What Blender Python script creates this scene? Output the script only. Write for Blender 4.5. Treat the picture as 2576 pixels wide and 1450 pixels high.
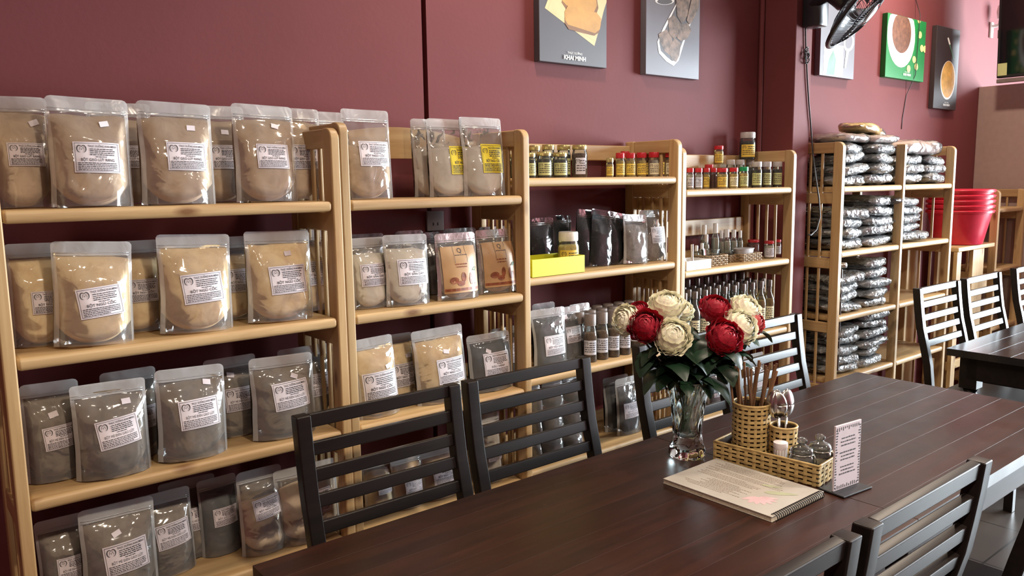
import bpy, bmesh, math, random
from mathutils import Vector, Matrix, noise, Quaternion

for o in list(bpy.data.objects):
    bpy.data.objects.remove(o)
scene = bpy.context.scene
COL = scene.collection
R = math.radians
PI = math.pi

# ------------------------------------------------------------------ camera
CAM = Vector((0.0, -1.9, 1.48))
FPX, IW, IH = 1988.9, 2576.0, 1450.0
YAW, PIT, ROL = R(38.9465), R(7.6878), R(-0.8287)
c_f = Vector((math.sin(YAW) * math.cos(PIT), math.cos(YAW) * math.cos(PIT), -math.sin(PIT)))
c_r = Vector((math.cos(YAW), -math.sin(YAW), 0))
c_u = c_r.cross(c_f)
c_r, c_u = math.cos(ROL) * c_r + math.sin(ROL) * c_u, -math.sin(ROL) * c_r + math.cos(ROL) * c_u
cd = bpy.data.cameras.new('camera')
cam = bpy.data.objects.new('camera', cd)
COL.objects.link(cam)
cd.sensor_width = 36.0
cd.lens = 36.0 * FPX / IW
cd.clip_start = 0.02
cam.matrix_world = Matrix((
    (c_r.x, c_u.x, -c_f.x, CAM.x),
    (c_r.y, c_u.y, -c_f.y, CAM.y),
    (c_r.z, c_u.z, -c_f.z, CAM.z),
    (0, 0, 0, 1)))
scene.camera = cam

# ------------------------------------------------------------------ light
scene.view_settings.view_transform = 'Standard'
scene.view_settings.look = 'None'
scene.view_settings.gamma = 1.0
scene.view_settings.use_curve_mapping = False
scene.view_settings.exposure = 0.1

world = bpy.data.worlds.new('world')
scene.world = world
world.use_nodes = True
wb = world.node_tree.nodes['Background']
wb.inputs[0].default_value = (0.75, 0.87, 1.0, 1)
wb.inputs[1].default_value = 0.5


def area_light(name, loc, target, sx, sy, power, color):
    ld = bpy.data.lights.new(name, 'AREA')
    ld.shape = 'RECTANGLE'
    ld.size, ld.size_y = sx, sy
    ld.energy = power
    ld.color = color
    o = bpy.data.objects.new(name, ld)
    COL.objects.link(o)
    o.location = loc
    d = Vector(target) - Vector(loc)
    o.rotation_euler = d.to_track_quat('-Z', 'Y').to_euler()
    return o


# daylight entering through the glazed shopfront at the far end of the room
area_light('daylight_shopfront', (8.35, -2.6, 1.65), (3.5, -1.2, 1.1), 3.2, 2.5, 1200, (0.82, 0.93, 1.0))

LAMP_SPOTS = [(1.7, -0.28, 0.36), (-0.4, -2.25, 0.32), (4.5, -0.25, 0.55), (0.95, -2.3, 1.05), (2.9, -2.3, 0.75)]
LAMP_POWER = 45.0
LAMP_COLOR = (1.0, 0.84, 0.66)
CEIL = 2.95


# ------------------------------------------------------------------ helpers
def pray(px, py):
    return c_f + (px - IW / 2) / FPX * c_r - (py - IH / 2) / FPX * c_u


def at_y(px, py, y):
    d = pray(px, py)
    return CAM + d * ((y - CAM.y) / d.y)


def at_z(px, py, z):
    d = pray(px, py)
    return CAM + d * ((z - CAM.z) / d.z)


def at_x(px, py, x):
    d = pray(px, py)
    return CAM + d * ((x - CAM.x) / d.x)


def area_normals(me):
    """flat faces stay flat, only the bevels shade round"""
    me.polygons.foreach_set('use_smooth', [True] * len(me.polygons))
    acc = [Vector((0, 0, 0)) for _ in me.vertices]
    for p in me.polygons:
        n = p.normal * p.area
        for i in p.vertices:
            acc[i] += n
    me.normals_split_custom_set_from_vertices([a.normalized() if a.length > 0 else Vector((0, 0, 1)) for a in acc])


def mesh_data(name, verts, faces, mats, fm=None, smooth=False, angle=None):
    me = bpy.data.meshes.new(name)
    me.from_pydata([tuple(v) for v in verts], [], faces)
    for m in (mats if isinstance(mats, (list, tuple)) else [mats]):
        me.materials.append(m)
    if fm:
        me.polygons.foreach_set('material_index', fm)
    if smooth:
        me.polygons.foreach_set('use_smooth', [True] * len(me.polygons))
        if angle in (30, 35):
            area_normals(me)
        elif angle:
            me.set_sharp_from_angle(angle=R(angle))
    me.update()
    return me


def link(name, me, parent=None, loc=None, rot=None, scale=None):
    o = bpy.data.objects.new(name, me)
    COL.objects.link(o)
    if parent is not None:
        o.parent = parent
    if loc is not None:
        o.location = loc
    if rot is not None:
        o.rotation_euler = rot
    if scale is not None:
        o.scale = scale
    return o


def tag(o, label, cat, group=None):
    o['label'] = label
    o['category'] = cat
    if group:
        o['group'] = group
    return o


def thing(name, label, cat, loc=(0, 0, 0), rot=(0, 0, 0), group=None):
    o = link(name, None, None, loc, rot)
    o.empty_display_size = 0.05
    return tag(o, label, cat, group)


def struct(o):
    o['kind'] = 'structure'
    return o


def copy_tree(o, parent=None):
    c = o.copy()
    COL.objects.link(c)
    if parent is not None:
        c.parent = parent
    for ch in list(o.children):
        copy_tree(ch, c)
    return c


class MB:
    """collects polygons for one mesh"""

    def __init__(self):
        self.v, self.f, self.m = [], [], []

    def add(self, vs, fs, mi=0):
        b = len(self.v)
        self.v += [Vector(v) for v in vs]
        self.f += [tuple(i + b for i in f) for f in fs]
        self.m += [mi] * len(fs)

    def box(self, lo, hi, mi=0, M=None, bev=0.0):
        lo, hi = Vector(lo), Vector(hi)
        if bev > 0:
            bm = bmesh.new()
            bmesh.ops.create_cube(bm, size=1.0)
            for v in bm.verts:
                v.co = Vector([lo[i] + (v.co[i] + 0.5) * (hi[i] - lo[i]) for i in range(3)])
            bmesh.ops.bevel(bm, geom=list(bm.edges), offset=bev, segments=2, profile=0.5, affect='EDGES')
            bm.verts.index_update()
            vs = [v.co.copy() for v in bm.verts]
            fs = [tuple(v.index for v in f.verts) for f in bm.faces]
            bm.free()
        else:
            vs = [Vector((x, y, z)) for x in (lo.x, hi.x) for y in (lo.y, hi.y) for z in (lo.z, hi.z)]
            fs = [(0, 1, 3, 2), (4, 6, 7, 5), (0, 4, 5, 1), (2, 3, 7, 6), (0, 2, 6, 4), (1, 5, 7, 3)]
        if M is not None:
            vs = [M @ v for v in vs]
        self.add(vs, fs, mi)

    def tube(self, pts, r, seg=8, mi=0, cap=True, rr=None, closed=False):
        pts = [Vector(p) for p in pts]
        n = len(pts)
        rings = []
        up = None
        for i, p in enumerate(pts):
            if closed:
                t = pts[(i + 1) % n] - pts[i - 1]
            else:
                t = pts[min(i + 1, n - 1)] - pts[max(i - 1, 0)]
            t.normalize()
            if up is None:
                up = Vector((0, 0, 1)) if abs(t.z) < 0.9 else Vector((1, 0, 0))
            a = t.cross(up)
            if a.length < 1e-5:
                a = t.orthogonal()
            a.normalize()
            b = a.cross(t).normalized()
            up = b
            rad = rr[i] if rr else r
            rings.append([p + rad * (math.cos(2 * PI * k / seg) * a + math.sin(2 * PI * k / seg) * b) for k in range(seg)])
        vs = [v for rg in rings for v in rg]
        fs = []
        last = n if closed else n - 1
        for i in range(last):
            j = (i + 1) % n
            for k in range(seg):
                fs.append((i * seg + k, i * seg + (k + 1) % seg, j * seg + (k + 1) % seg, j * seg + k))
        if cap and not closed:
            fs.append(tuple(range(seg - 1, -1, -1)))
            fs.append(tuple((n - 1) * seg + k for k in range(seg)))
        self.add(vs, fs, mi)

    def lathe(self, prof, seg=24, mi=0, M=None, c=(0, 0, 0), sx=1.0, sy=1.0):
        c = Vector(c)
        vs, fs = [], []
        n = len(prof)
        for r, z in prof:
            for k in range(seg):
                a = 2 * PI * k / seg
                vs.append(c + Vector((sx * r * math.cos(a), sy * r * math.sin(a), z)))
        for i in range(n - 1):
            for k in range(seg):
                fs.append((i * seg + k, i * seg + (k + 1) % seg, (i + 1) * seg + (k + 1) % seg, (i + 1) * seg + k))
        if prof[0][0] > 1e-6:
            fs.append(tuple(range(seg - 1, -1, -1)))
        if prof[-1][0] > 1e-6:
            fs.append(tuple((n - 1) * seg + k for k in range(seg)))
        if M is not None:
            vs = [M @ v for v in vs]
        self.add(vs, fs, mi)

    def grid(self, fn, nu, nv, mi=0, flip=False):
        vs = [fn(i / nu, j / nv) for j in range(nv + 1) for i in range(nu + 1)]
        fs = []
        for j in range(nv):
            for i in range(nu):
                a = j * (nu + 1) + i
                q = (a, a + 1, a + nu + 2, a + nu + 1)
                fs.append(q[::-1] if flip else q)
        self.add(vs, fs, mi)

    def prism(self, poly, axis, lo, hi, mi=0):
        """poly: list of 2D points, extruded along axis"""
        def mk(p, t):
            if axis == 0:
                return Vector((t, p[0], p[1]))
            if axis == 1:
                return Vector((p[0], t, p[1]))
            return Vector((p[0], p[1], t))
        n = len(poly)
        vs = [mk(p, lo) for p in poly] + [mk(p, hi) for p in poly]
        fs = [tuple(range(n)), tuple(range(2 * n - 1, n - 1, -1))]
        for i in range(n):
            j = (i + 1) % n
            fs.append((i, n + i, n + j, j))
        self.add(vs, fs, mi)

    def data(self, name, mats, smooth=False, angle=None):
        return mesh_data(name, self.v, self.f, mats, self.m if any(self.m) else None, smooth, angle)

    def build(self, name, mats, parent=None, smooth=False, angle=None, loc=None, rot=None):
        return link(name, self.data(name, mats, smooth, angle), parent, loc, rot)


# ------------------------------------------------------------------ materials
def new_mat(name):
    m = bpy.data.materials.new(name)
    m.use_nodes = True
    nt = m.node_tree
    return m, nt, nt.nodes['Principled BSDF']


def N(nt, typ, **kw):
    n = nt.nodes.new(typ)
    for k, v in kw.items():
        if k in n.inputs:
            n.inputs[k].default_value = v
        else:
            setattr(n, k, v)
    return n


def srgb(r, g, b):
    f = lambda c: ((c / 255 + 0.055) / 1.055) ** 2.4 if c > 10 else c / 255 / 12.92
    return (f(r), f(g), f(b))


def plain(name, col, rough=0.5, metal=0.0, var=0.12, vs=30.0, bump=0.0, bs=200.0, coat=0.0, alpha=1.0, spec=0.5, sheen=0.0, rnd=0.0):
    m, nt, b = new_mat(name)
    tc = N(nt, 'ShaderNodeTexCoord')
    nz = N(nt, 'ShaderNodeTexNoise', Scale=vs, Detail=4.0)
    nt.links.new(tc.outputs['Object'], nz.inputs['Vector'])
    rp = N(nt, 'ShaderNodeValToRGB')
    rp.color_ramp.elements[0].position = 0.3
    rp.color_ramp.elements[1].position = 0.7
    rp.color_ramp.elements[0].color = (*[c * (1 - var) for c in col], 1)
    rp.color_ramp.elements[1].color = (*[min(1, c * (1 + var)) for c in col], 1)
    nt.links.new(nz.outputs['Fac'], rp.inputs[0])
    out = rp.outputs[0]
    if rnd > 0:
        oi = N(nt, 'ShaderNodeObjectInfo')
        hs = N(nt, 'ShaderNodeHueSaturation')
        mr = N(nt, 'ShaderNodeMapRange')
        mr.inputs['To Min'].default_value = 1 - rnd
        mr.inputs['To Max'].default_value = 1 + rnd
        nt.links.new(oi.outputs['Random'], mr.inputs['Value'])
        nt.links.new(mr.outputs[0], hs.inputs['Value'])
        nt.links.new(out, hs.inputs['Color'])
        out = hs.outputs[0]
    nt.links.new(out, b.inputs['Base Color'])
    b.inputs['Roughness'].default_value = rough
    b.inputs['Metallic'].default_value = metal
    b.inputs['Specular IOR Level'].default_value = spec
    b.inputs['Coat Weight'].default_value = coat
    b.inputs['Coat Roughness'].default_value = 0.08
    b.inputs['Alpha'].default_value = alpha
    if bump > 0:
        n2 = N(nt, 'ShaderNodeTexNoise', Scale=bs, Detail=3.0)
        nt.links.new(tc.outputs['Object'], n2.inputs['Vector'])
        bp = N(nt, 'ShaderNodeBump', Strength=bump, Distance=0.002)
        nt.links.new(n2.outputs['Fac'], bp.inputs['Height'])
        nt.links.new(bp.outputs[0], b.inputs['Normal'])
    return m


def wood(name, dark, light, stretch, scale=9.0, rough=0.45, knots=True, coat=0.0, rnd=0.12, spec=0.5, contrast=(0.25, 0.75), ks=5.5):
    """stretch = axis along the grain (0,1,2)"""
    m, nt, b = new_mat(name)
    tc = N(nt, 'ShaderNodeTexCoord')
    oi = N(nt, 'ShaderNodeObjectInfo')
    off = N(nt, 'ShaderNodeVectorMath', operation='SCALE')
    cmb = N(nt, 'ShaderNodeCombineXYZ')
    for i in range(3):
        nt.links.new(oi.outputs['Random'], cmb.inputs[i])
    nt.links.new(cmb.outputs[0], off.inputs[0])
    off.inputs['Scale'].default_value = 37.0
    add = N(nt, 'ShaderNodeVectorMath', operation='ADD')
    nt.links.new(tc.outputs['Object'], add.inputs[0])
    nt.links.new(off.outputs[0], add.inputs[1])
    mp = N(nt, 'ShaderNodeMapping')
    s = [scale * 3.0] * 3
    s[stretch] = scale * 0.22
    mp.inputs['Scale'].default_value = s
    nt.links.new(add.outputs[0], mp.inputs['Vector'])
    nz = N(nt, 'ShaderNodeTexNoise', Scale=1.0, Detail=6.0, Roughness=0.62, Distortion=0.6)
    nt.links.new(mp.outputs[0], nz.inputs['Vector'])
    rp = N(nt, 'ShaderNodeValToRGB')
    rp.color_ramp.elements[0].position = contrast[0]
    rp.color_ramp.elements[1].position = contrast[1]
    rp.color_ramp.elements[0].color = (*dark, 1)
    rp.color_ramp.elements[1].color = (*light, 1)
    nt.links.new(nz.outputs['Fac'], rp.inputs[0])
    out = rp.outputs[0]
    if knots:
        vm = N(nt, 'ShaderNodeMapping')
        s2 = [ks * 2.0] * 3
        s2[stretch] = ks * 0.8
        vm.inputs['Scale'].default_value = s2
        nt.links.new(add.outputs[0], vm.inputs['Vector'])
        vo = N(nt, 'ShaderNodeTexVoronoi', Scale=1.0)
        nt.links.new(vm.outputs[0], vo.inputs['Vector'])
        kr = N(nt, 'ShaderNodeValToRGB')
        kr.color_ramp.elements[0].position = 0.05
        kr.color_ramp.elements[1].position = 0.16
        kr.color_ramp.elements[0].color = (0.33, 0.2, 0.12, 1)
        kr.color_ramp.elements[1].color = (1, 1, 1, 1)
        nt.links.new(vo.outputs['Distance'], kr.inputs[0])
        mx = N(nt, 'ShaderNodeMix', data_type='RGBA', blend_type='MULTIPLY')
        mx.inputs['Factor'].default_value = 0.9
        nt.links.new(out, mx.inputs[6])
        nt.links.new(kr.outputs[0], mx.inputs[7])
        out = mx.outputs[2]
    hs = N(nt, 'ShaderNodeHueSaturation')
    mr = N(nt, 'ShaderNodeMapRange')
    mr.inputs['To Min'].default_value = 1 - rnd
    mr.inputs['To Max'].default_value = 1 + rnd
    nt.links.new(oi.outputs['Random'], mr.inputs['Value'])
    nt.links.new(mr.outputs[0], hs.inputs['Value'])
    nt.links.new(out, hs.inputs['Color'])
    nt.links.new(hs.outputs[0], b.inputs['Base Color'])
    b.inputs['Roughness'].default_value = rough
    b.inputs['Coat Weight'].default_value = coat
    b.inputs['Coat Roughness'].default_value = 0.15
    b.inputs['Specular IOR Level'].default_value = spec
    bp = N(nt, 'ShaderNodeBump', Strength=0.15, Distance=0.001)
    nt.links.new(nz.outputs['Fac'], bp.inputs['Height'])
    nt.links.new(bp.outputs[0], b.inputs['Normal'])
    return m


def film(name, col, alpha, rough=0.1, bump=0.5, bs=22.0, spec=0.8, ior=1.5):
    """glossy clear plastic sheet with creases"""
    m, nt, b = new_mat(name)
    tc = N(nt, 'ShaderNodeTexCoord')
    oi = N(nt, 'ShaderNodeObjectInfo')
    sc = N(nt, 'ShaderNodeMath', operation='MULTIPLY')
    sc.inputs[1].default_value = 19.0
    nt.links.new(oi.outputs['Random'], sc.inputs[0])
    ad = N(nt, 'ShaderNodeVectorMath', operation='ADD')
    nt.links.new(tc.outputs['Object'], ad.inputs[0])
    nt.links.new(sc.outputs[0], ad.inputs[1])
    vo = N(nt, 'ShaderNodeTexVoronoi', Scale=bs, feature='SMOOTH_F1')
    vo.inputs['Smoothness'].default_value = 0.35
    nt.links.new(ad.outputs[0], vo.inputs['Vector'])
    nz = N(nt, 'ShaderNodeTexNoise', Scale=bs * 0.8, Detail=2.0, Distortion=1.2)
    nt.links.new(ad.outputs[0], nz.inputs['Vector'])
    mx = N(nt, 'ShaderNodeMath', operation='ADD')
    nt.links.new(vo.outputs['Distance'], mx.inputs[0])
    nt.links.new(nz.outputs['Fac'], mx.inputs[1])
    bp = N(nt, 'ShaderNodeBump', Strength=bump, Distance=0.006)
    nt.links.new(mx.outputs[0], bp.inputs['Height'])
    nt.links.new(bp.outputs[0], b.inputs['Normal'])
    b.inputs['Base Color'].default_value = (*col, 1)
    b.inputs['Roughness'].default_value = rough
    b.inputs['Specular IOR Level'].default_value = spec
    # the sheet scatters alpha of the light, lets the rest through, and mirrors on top
    tr = N(nt, 'ShaderNodeBsdfTransparent')
    tr.inputs[0].default_value = (0.97, 0.97, 0.97, 1)
    gl = N(nt, 'ShaderNodeBsdfGlossy')
    gl.inputs['Roughness'].default_value = rough
    nt.links.new(bp.outputs[0], gl.inputs['Normal'])
    lw = N(nt, 'ShaderNodeFresnel', IOR=ior)
    nt.links.new(bp.outputs[0], lw.inputs['Normal'])
    m1 = N(nt, 'ShaderNodeMixShader')
    m1.inputs[0].default_value = alpha
    nt.links.new(tr.outputs[0], m1.inputs[1])
    nt.links.new(b.outputs[0], m1.inputs[2])
    m2 = N(nt, 'ShaderNodeMixShader')
    nt.links.new(lw.outputs[0], m2.inputs[0])
    nt.links.new(m1.outputs[0], m2.inputs[1])
    nt.links.new(gl.outputs[0], m2.inputs[2])
    nt.links.new(m2.outputs[0], nt.nodes['Material Output'].inputs['Surface'])
    return m


def glass(name, tint=(0.95, 1, 0.98), haze=0.06, rough=0.03, ior=1.5, gain=1.0):
    """thin-walled clear glass: see-through plus mirror reflection"""
    m, nt, b = new_mat(name)
    tr = N(nt, 'ShaderNodeBsdfTransparent')
    tr.inputs[0].default_value = (*tint, 1)
    b.inputs['Base Color'].default_value = (*tint, 1)
    b.inputs['Roughness'].default_value = 0.1
    gl = N(nt, 'ShaderNodeBsdfGlossy')
    gl.inputs['Roughness'].default_value = rough
    fr = N(nt, 'ShaderNodeFresnel', IOR=ior)
    mu = N(nt, 'ShaderNodeMath', operation='MULTIPLY')
    mu.inputs[1].default_value = gain
    mu.use_clamp = True
    nt.links.new(fr.outputs[0], mu.inputs[0])
    m1 = N(nt, 'ShaderNodeMixShader')
    m1.inputs[0].default_value = haze
    nt.links.new(tr.outputs[0], m1.inputs[1])
    nt.links.new(b.outputs[0], m1.inputs[2])
    m2 = N(nt, 'ShaderNodeMixShader')
    nt.links.new(mu.outputs[0], m2.inputs[0])
    nt.links.new(m1.outputs[0], m2.inputs[1])
    nt.links.new(gl.outputs[0], m2.inputs[2])
    nt.links.new(m2.outputs[0], nt.nodes['Material Output'].inputs['Surface'])
    return m


def solid_glass(name, tint=(0.93, 1, 0.98), rough=0.0):
    m, nt, b = new_mat(name)
    b.inputs['Base Color'].default_value = (*tint, 1)
    b.inputs['Transmission Weight'].default_value = 1.0
    b.inputs['Roughness'].default_value = rough
    b.inputs['IOR'].default_value = 1.48
    return m


def emit(name, col, s):
    m, nt, b = new_mat(name)
    b.inputs['Base Color'].default_value = (*col, 1)
    b.inputs['Emission Color'].default_value = (*col, 1)
    b.inputs['Emission Strength'].default_value = s
    return m


M = {}
PD, PL = srgb(164, 127, 84), srgb(208, 178, 130)
M['pine_z'] = wood('pine upright', PD, PL, 2)
M['pine_x'] = wood('pine board', PD, PL, 0)
M['pine_y'] = wood('pine rail', PD, PL, 1)
M['wall'] = plain('maroon wall paint', srgb(116, 60, 62), 0.68, var=0.05, vs=3.0, bump=0.15, bs=60, spec=0.22)
M['wall_dark'] = plain('maroon gap', srgb(70, 26, 22), 0.7)
M['tan_panel'] = plain('taupe panel paint', srgb(165, 140, 132), 0.6, var=0.04)
M['ceil'] = plain('ceiling paint', srgb(150, 128, 120), 0.8)
M['black_wood'] = wood('black lacquered wood', (0.008, 0.006, 0.006), (0.016, 0.012, 0.011), 0, rough=0.32, knots=False, coat=0.0, rnd=0.05, scale=12, spec=0.28)
M['table_wood'] = wood('dark walnut plank', srgb(42, 22, 17), srgb(84, 48, 36), 0, rough=0.33, knots=False, coat=0.25, rnd=0.3, scale=7, contrast=(0.3, 0.72))
M['table_frame'] = wood('dark table frame', srgb(30, 18, 15), srgb(48, 30, 24), 0, rough=0.5, knots=False, rnd=0.1, spec=0.3)
M['black'] = plain('black plastic', (0.012, 0.012, 0.014), 0.35, var=0.05)
M['dark'] = plain('charcoal', (0.03, 0.03, 0.034), 0.5)
M['steel'] = plain('polished steel', (0.62, 0.60, 0.57), 0.22, metal=1.0, var=0.02)
M['paper'] = plain('lilac white paper', srgb(226, 217, 222), 0.5, var=0.02, rnd=0.04)
M['yellow_paper'] = plain('yellow paper', srgb(226, 205, 40), 0.5, var=0.03)
M['ink'] = plain('black ink', (0.05, 0.045, 0.055), 0.6, var=0.02)
M['white'] = plain('white plastic', (0.8, 0.8, 0.8), 0.35, var=0.03)
M['film'] = film('clear pouch film', (0.88, 0.88, 0.88), 0.12, bump=0.75, bs=17.0)
M['film_clear'] = film('thin clear film', (0.6, 0.65, 0.7), 0.02, bump=0.9, bs=14.0)
M['seal'] = film('frosted pouch seal', (0.80, 0.80, 0.80), 0.42, rough=0.2, bump=0.35)


# ------------------------------------------------------------------ text
_tcache = {}


def text2d(body, size, font_bold=0.0, res=2):
    """returns (verts2d centred on x, baseline 0, faces)"""
    k = (body, size, font_bold, res)
    if k in _tcache:
        return _tcache[k]
    cu = bpy.data.curves.new('t', 'FONT')
    cu.body = body.replace('\u0110', '\u00d0')
    cu.size = size
    cu.align_x = 'CENTER'
    cu.resolution_u = res
    cu.offset = font_bold * size
    o = bpy.data.objects.new('t', cu)
    COL.objects.link(o)
    dg = bpy.context.evaluated_depsgraph_get()
    me = bpy.data.meshes.new_from_object(o.evaluated_get(dg))
    vs = [(v.co.x, v.co.y) for v in me.vertices]
    fs = [tuple(p.vertices) for p in me.polygons]
    bpy.data.objects.remove(o)
    bpy.data.curves.remove(cu)
    bpy.data.meshes.remove(me)
    _tcache[k] = (vs, fs)
    return vs, fs


class Print2D:
    def __init__(self):
        self.v, self.f = [], []

    def add(self, vs, fs, dx=0, dy=0, sx=1.0, sy=1.0):
        b = len(self.v)
        self.v += [(x * sx + dx, y * sy + dy) for x, y in vs]
        self.f += [tuple(i + b for i in f) for f in fs]

    def rect(self, x0, y0, x1, y1):
        self.add([(x0, y0), (x1, y0), (x1, y1), (x0, y1)], [(0, 1, 2, 3)])

    def hline(self, x0, x1, y, t, n=8):
        for i in range(n):
            self.rect(x0 + (x1 - x0) * i / n, y - t / 2, x0 + (x1 - x0) * (i + 1) / n, y + t / 2)

    def stroke(self, pts, t):
        n = len(pts)
        L, Rr = [], []
        for i, p in enumerate(pts):
            a, b = pts[max(i - 1, 0)], pts[min(i + 1, n - 1)]
            dx, dy = b[0] - a[0], b[1] - a[1]
            l = math.hypot(dx, dy) or 1
            w = t * (t_taper(i / (n - 1)))
            L.append((p[0] - dy / l * w, p[1] + dx / l * w))
            Rr.append((p[0] + dy / l * w, p[1] - dx / l * w))
        vs = L + Rr
        self.add(vs, [(i, i + 1, n + i + 1, n + i) for i in range(n - 1)])

    def text(self, body, cx, y, size, fit=None, bold=0.0, left=False, res=2):
        vs, fs = text2d(body, size, bold, res)
        if not vs:
            return
        x0, x1 = min(v[0] for v in vs), max(v[0] for v in vs)
        s = 1.0
        if fit and x1 - x0 > 0:
            s = fit / (x1 - x0)
        dx = cx - (x0 * s if left else 0)
        self.add(vs, fs, dx, y, s, 1.0)

    def words(self, rnd, x0, x1, y, h):
        x = x0
        while x < x1:
            w = rnd.uniform(1.2, 3.6) * h
            self.rect(x, y, min(x + w, x1), y + h * rnd.uniform(0.75, 1.0))
            x += w + 0.6 * h

    def logo(self, cx, cy, s):
        for sg in (-1, 1):
            pts = []
            for i in range(13):
                t = i / 12
                a = R(-100 + 250 * t)
                rx = 0.56 * s
                pts.append((cx + sg * (0.28 * s + rx * 0.62 * math.cos(a + PI * 0.0) * (1.0 if True else 0)), cy + rx * math.sin(a) * 0.95))
            self.stroke(pts, 0.075 * s)
        self.stroke([(cx - 0.36 * s, cy - 0.3 * s), (cx - 0.22 * s, cy + 0.25 * s), (cx - 0.02 * s, cy - 0.15 * s), (cx + 0.2 * s, cy + 0.25 * s), (cx + 0.36 * s, cy - 0.3 * s)], 0.06 * s)


def t_taper(t):
    return 0.25 + 0.75 * math.sin(PI * min(max(t, 0.0), 1.0))


def make_label(name, w, h, product, seed):
    """2D print for a product label, centred on (0,0)"""
    p = Print2D()
    rnd = random.Random(seed)
    for s in (-1, 1):
        p.hline(-w * 0.47, w * 0.47, s * h * 0.455, h * 0.012)
        for i in range(6):
            p.rect(s * w * 0.465 - w * 0.004, h * (-0.45 + 0.15 * i), s * w * 0.465 + w * 0.004, h * (-0.45 + 0.15 * (i + 1)))
    p.logo(-w * 0.33, h * 0.27, w * 0.15)
    p.text('THỰC DƯỠNG KHAI MINH', w * 0.12, h * 0.33, h * 0.10, fit=w * 0.62, bold=0.012)
    for i in range(4):
        p.words(rnd, -w * 0.16, w * (0.40 - 0.06 * rnd.random()), h * (0.255 - 0.062 * i), h * 0.034)
    p.words(rnd, -w * 0.05, w * 0.2, h * 0.005, h * 0.03)
    p.text(product, 0, -h * 0.125, h * 0.125, fit=w * min(0.72, 0.055 * len(product) + 0.06), bold=0.0 if 'Đ' in product else 0.014)
    for i in range(5):
        p.words(rnd, -w * 0.43, w * (0.43 - (0.3 * rnd.random() if i == 4 else 0.02)), h * (-0.205 - 0.055 * i), h * 0.03)
    return p


LABELS = {}


def label_print(product, w, h):
    k = (product, round(w, 3), round(h, 3))
    if k not in LABELS:
        LABELS[k] = make_label('p', w, h, product, len(LABELS))
    return LABELS[k]

# ------------------------------------------------------------------ the room
WY = 0.33
X0, X1, YF = -2.4, 8.3, -4.6


def sbox(name, lo, hi, mat, parent=None, bev=0.0):
    b = MB()
    b.box(lo, hi, bev=bev)
    o = b.build(name, mat, parent)
    if parent is None:
        struct(o)
    return o


def floor_mat():
    m, nt, b = new_mat('grey floor tiles')
    tc = N(nt, 'ShaderNodeTexCoord')
    br = N(nt, 'ShaderNodeTexBrick', Scale=1.0)
    br.offset = 0.0
    br.inputs['Color1'].default_value = (*srgb(78, 70, 66), 1)
    br.inputs['Color2'].default_value = (*srgb(70, 64, 60), 1)
    br.inputs['Mortar'].default_value = (*srgb(44, 40, 38), 1)
    br.inputs['Mortar Size'].default_value = 0.004
    br.inputs['Brick Width'].default_value = 0.4
    br.inputs['Row Height'].default_value = 0.4
    nt.links.new(tc.outputs['Object'], br.inputs['Vector'])
    nt.links.new(br.outputs['Color'], b.inputs['Base Color'])
    b.inputs['Roughness'].default_value = 0.3
    return m


sbox('floor', (X0, YF, -0.1), (X1 + 0.1, WY + 0.1, 0), floor_mat())
sbox('ceiling', (X0, YF, CEIL), (X1 + 0.1, WY + 0.1, CEIL + 0.1), M['ceil'])
GX = at_y(1073, 290, WY).x
COLX0, COLX1, COLY = 3.325, 3.462, 0.15
wb_ = sbox('wall_back', (X0, WY, 0), (GX - 0.009, WY + 0.1, CEIL), M['wall'])
sbox('wall_panel', (GX + 0.009, WY, 0), (X1, WY + 0.1, CEIL), M['wall'], wb_)
sbox('recessed_gap', (GX - 0.02, WY + 0.03, 0), (GX + 0.02, WY + 0.09, CEIL), M['wall_dark'], wb_)
sbox('wall_column', (COLX0, COLY, 0), (COLX1, WY, CEIL), M['wall'], bev=0.004)
b = MB()
b.tube([(COLX0 - 0.016, WY - 0.014, 0), (COLX0 - 0.016, WY - 0.014, CEIL)], 0.011, 10)
struct(b.build('trim_1', M['wall'], smooth=True))
sbox('wall_left', (X0 - 0.1, YF, 0), (X0, WY, CEIL), M['wall'])
sbox('wall_front', (X0, YF - 0.1, 0), (X1, YF, CEIL), M['wall'])
# end wall with the glazed shopfront
w4 = sbox('wall_right', (X1, -0.95, 0), (X1 + 0.1, WY, CEIL), M['wall'])
sbox('wall_pier', (X1, YF, 0), (X1 + 0.1, -4.25, CEIL), M['wall'], w4)
sbox('lintel', (X1, -4.25, 2.88), (X1 + 0.1, -0.95, CEIL), M['wall'], w4)
b = MB()
for y in (-4.25, -3.15, -2.05, -1.0):
    b.box((X1, y, 0), (X1 + 0.06, y + 0.05, 2.88))
b.box((X1, -4.25, 2.82), (X1 + 0.06, -0.95, 2.88))
b.box((X1, -4.25, 0.0), (X1 + 0.06, -0.95, 0.08))
struct(b.build('window_1', M['steel']))
# taupe partition panel at the far end, standing in front of the wall
PX = 5.95
pc = at_y(2466, 300, WY - 0.02)
PX = pc.x
sbox('wall_partition', (PX, -0.55, 0), (PX + 0.06, WY, at_x(2520, 214, PX).z), M['tan_panel'], bev=0.003)


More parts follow.
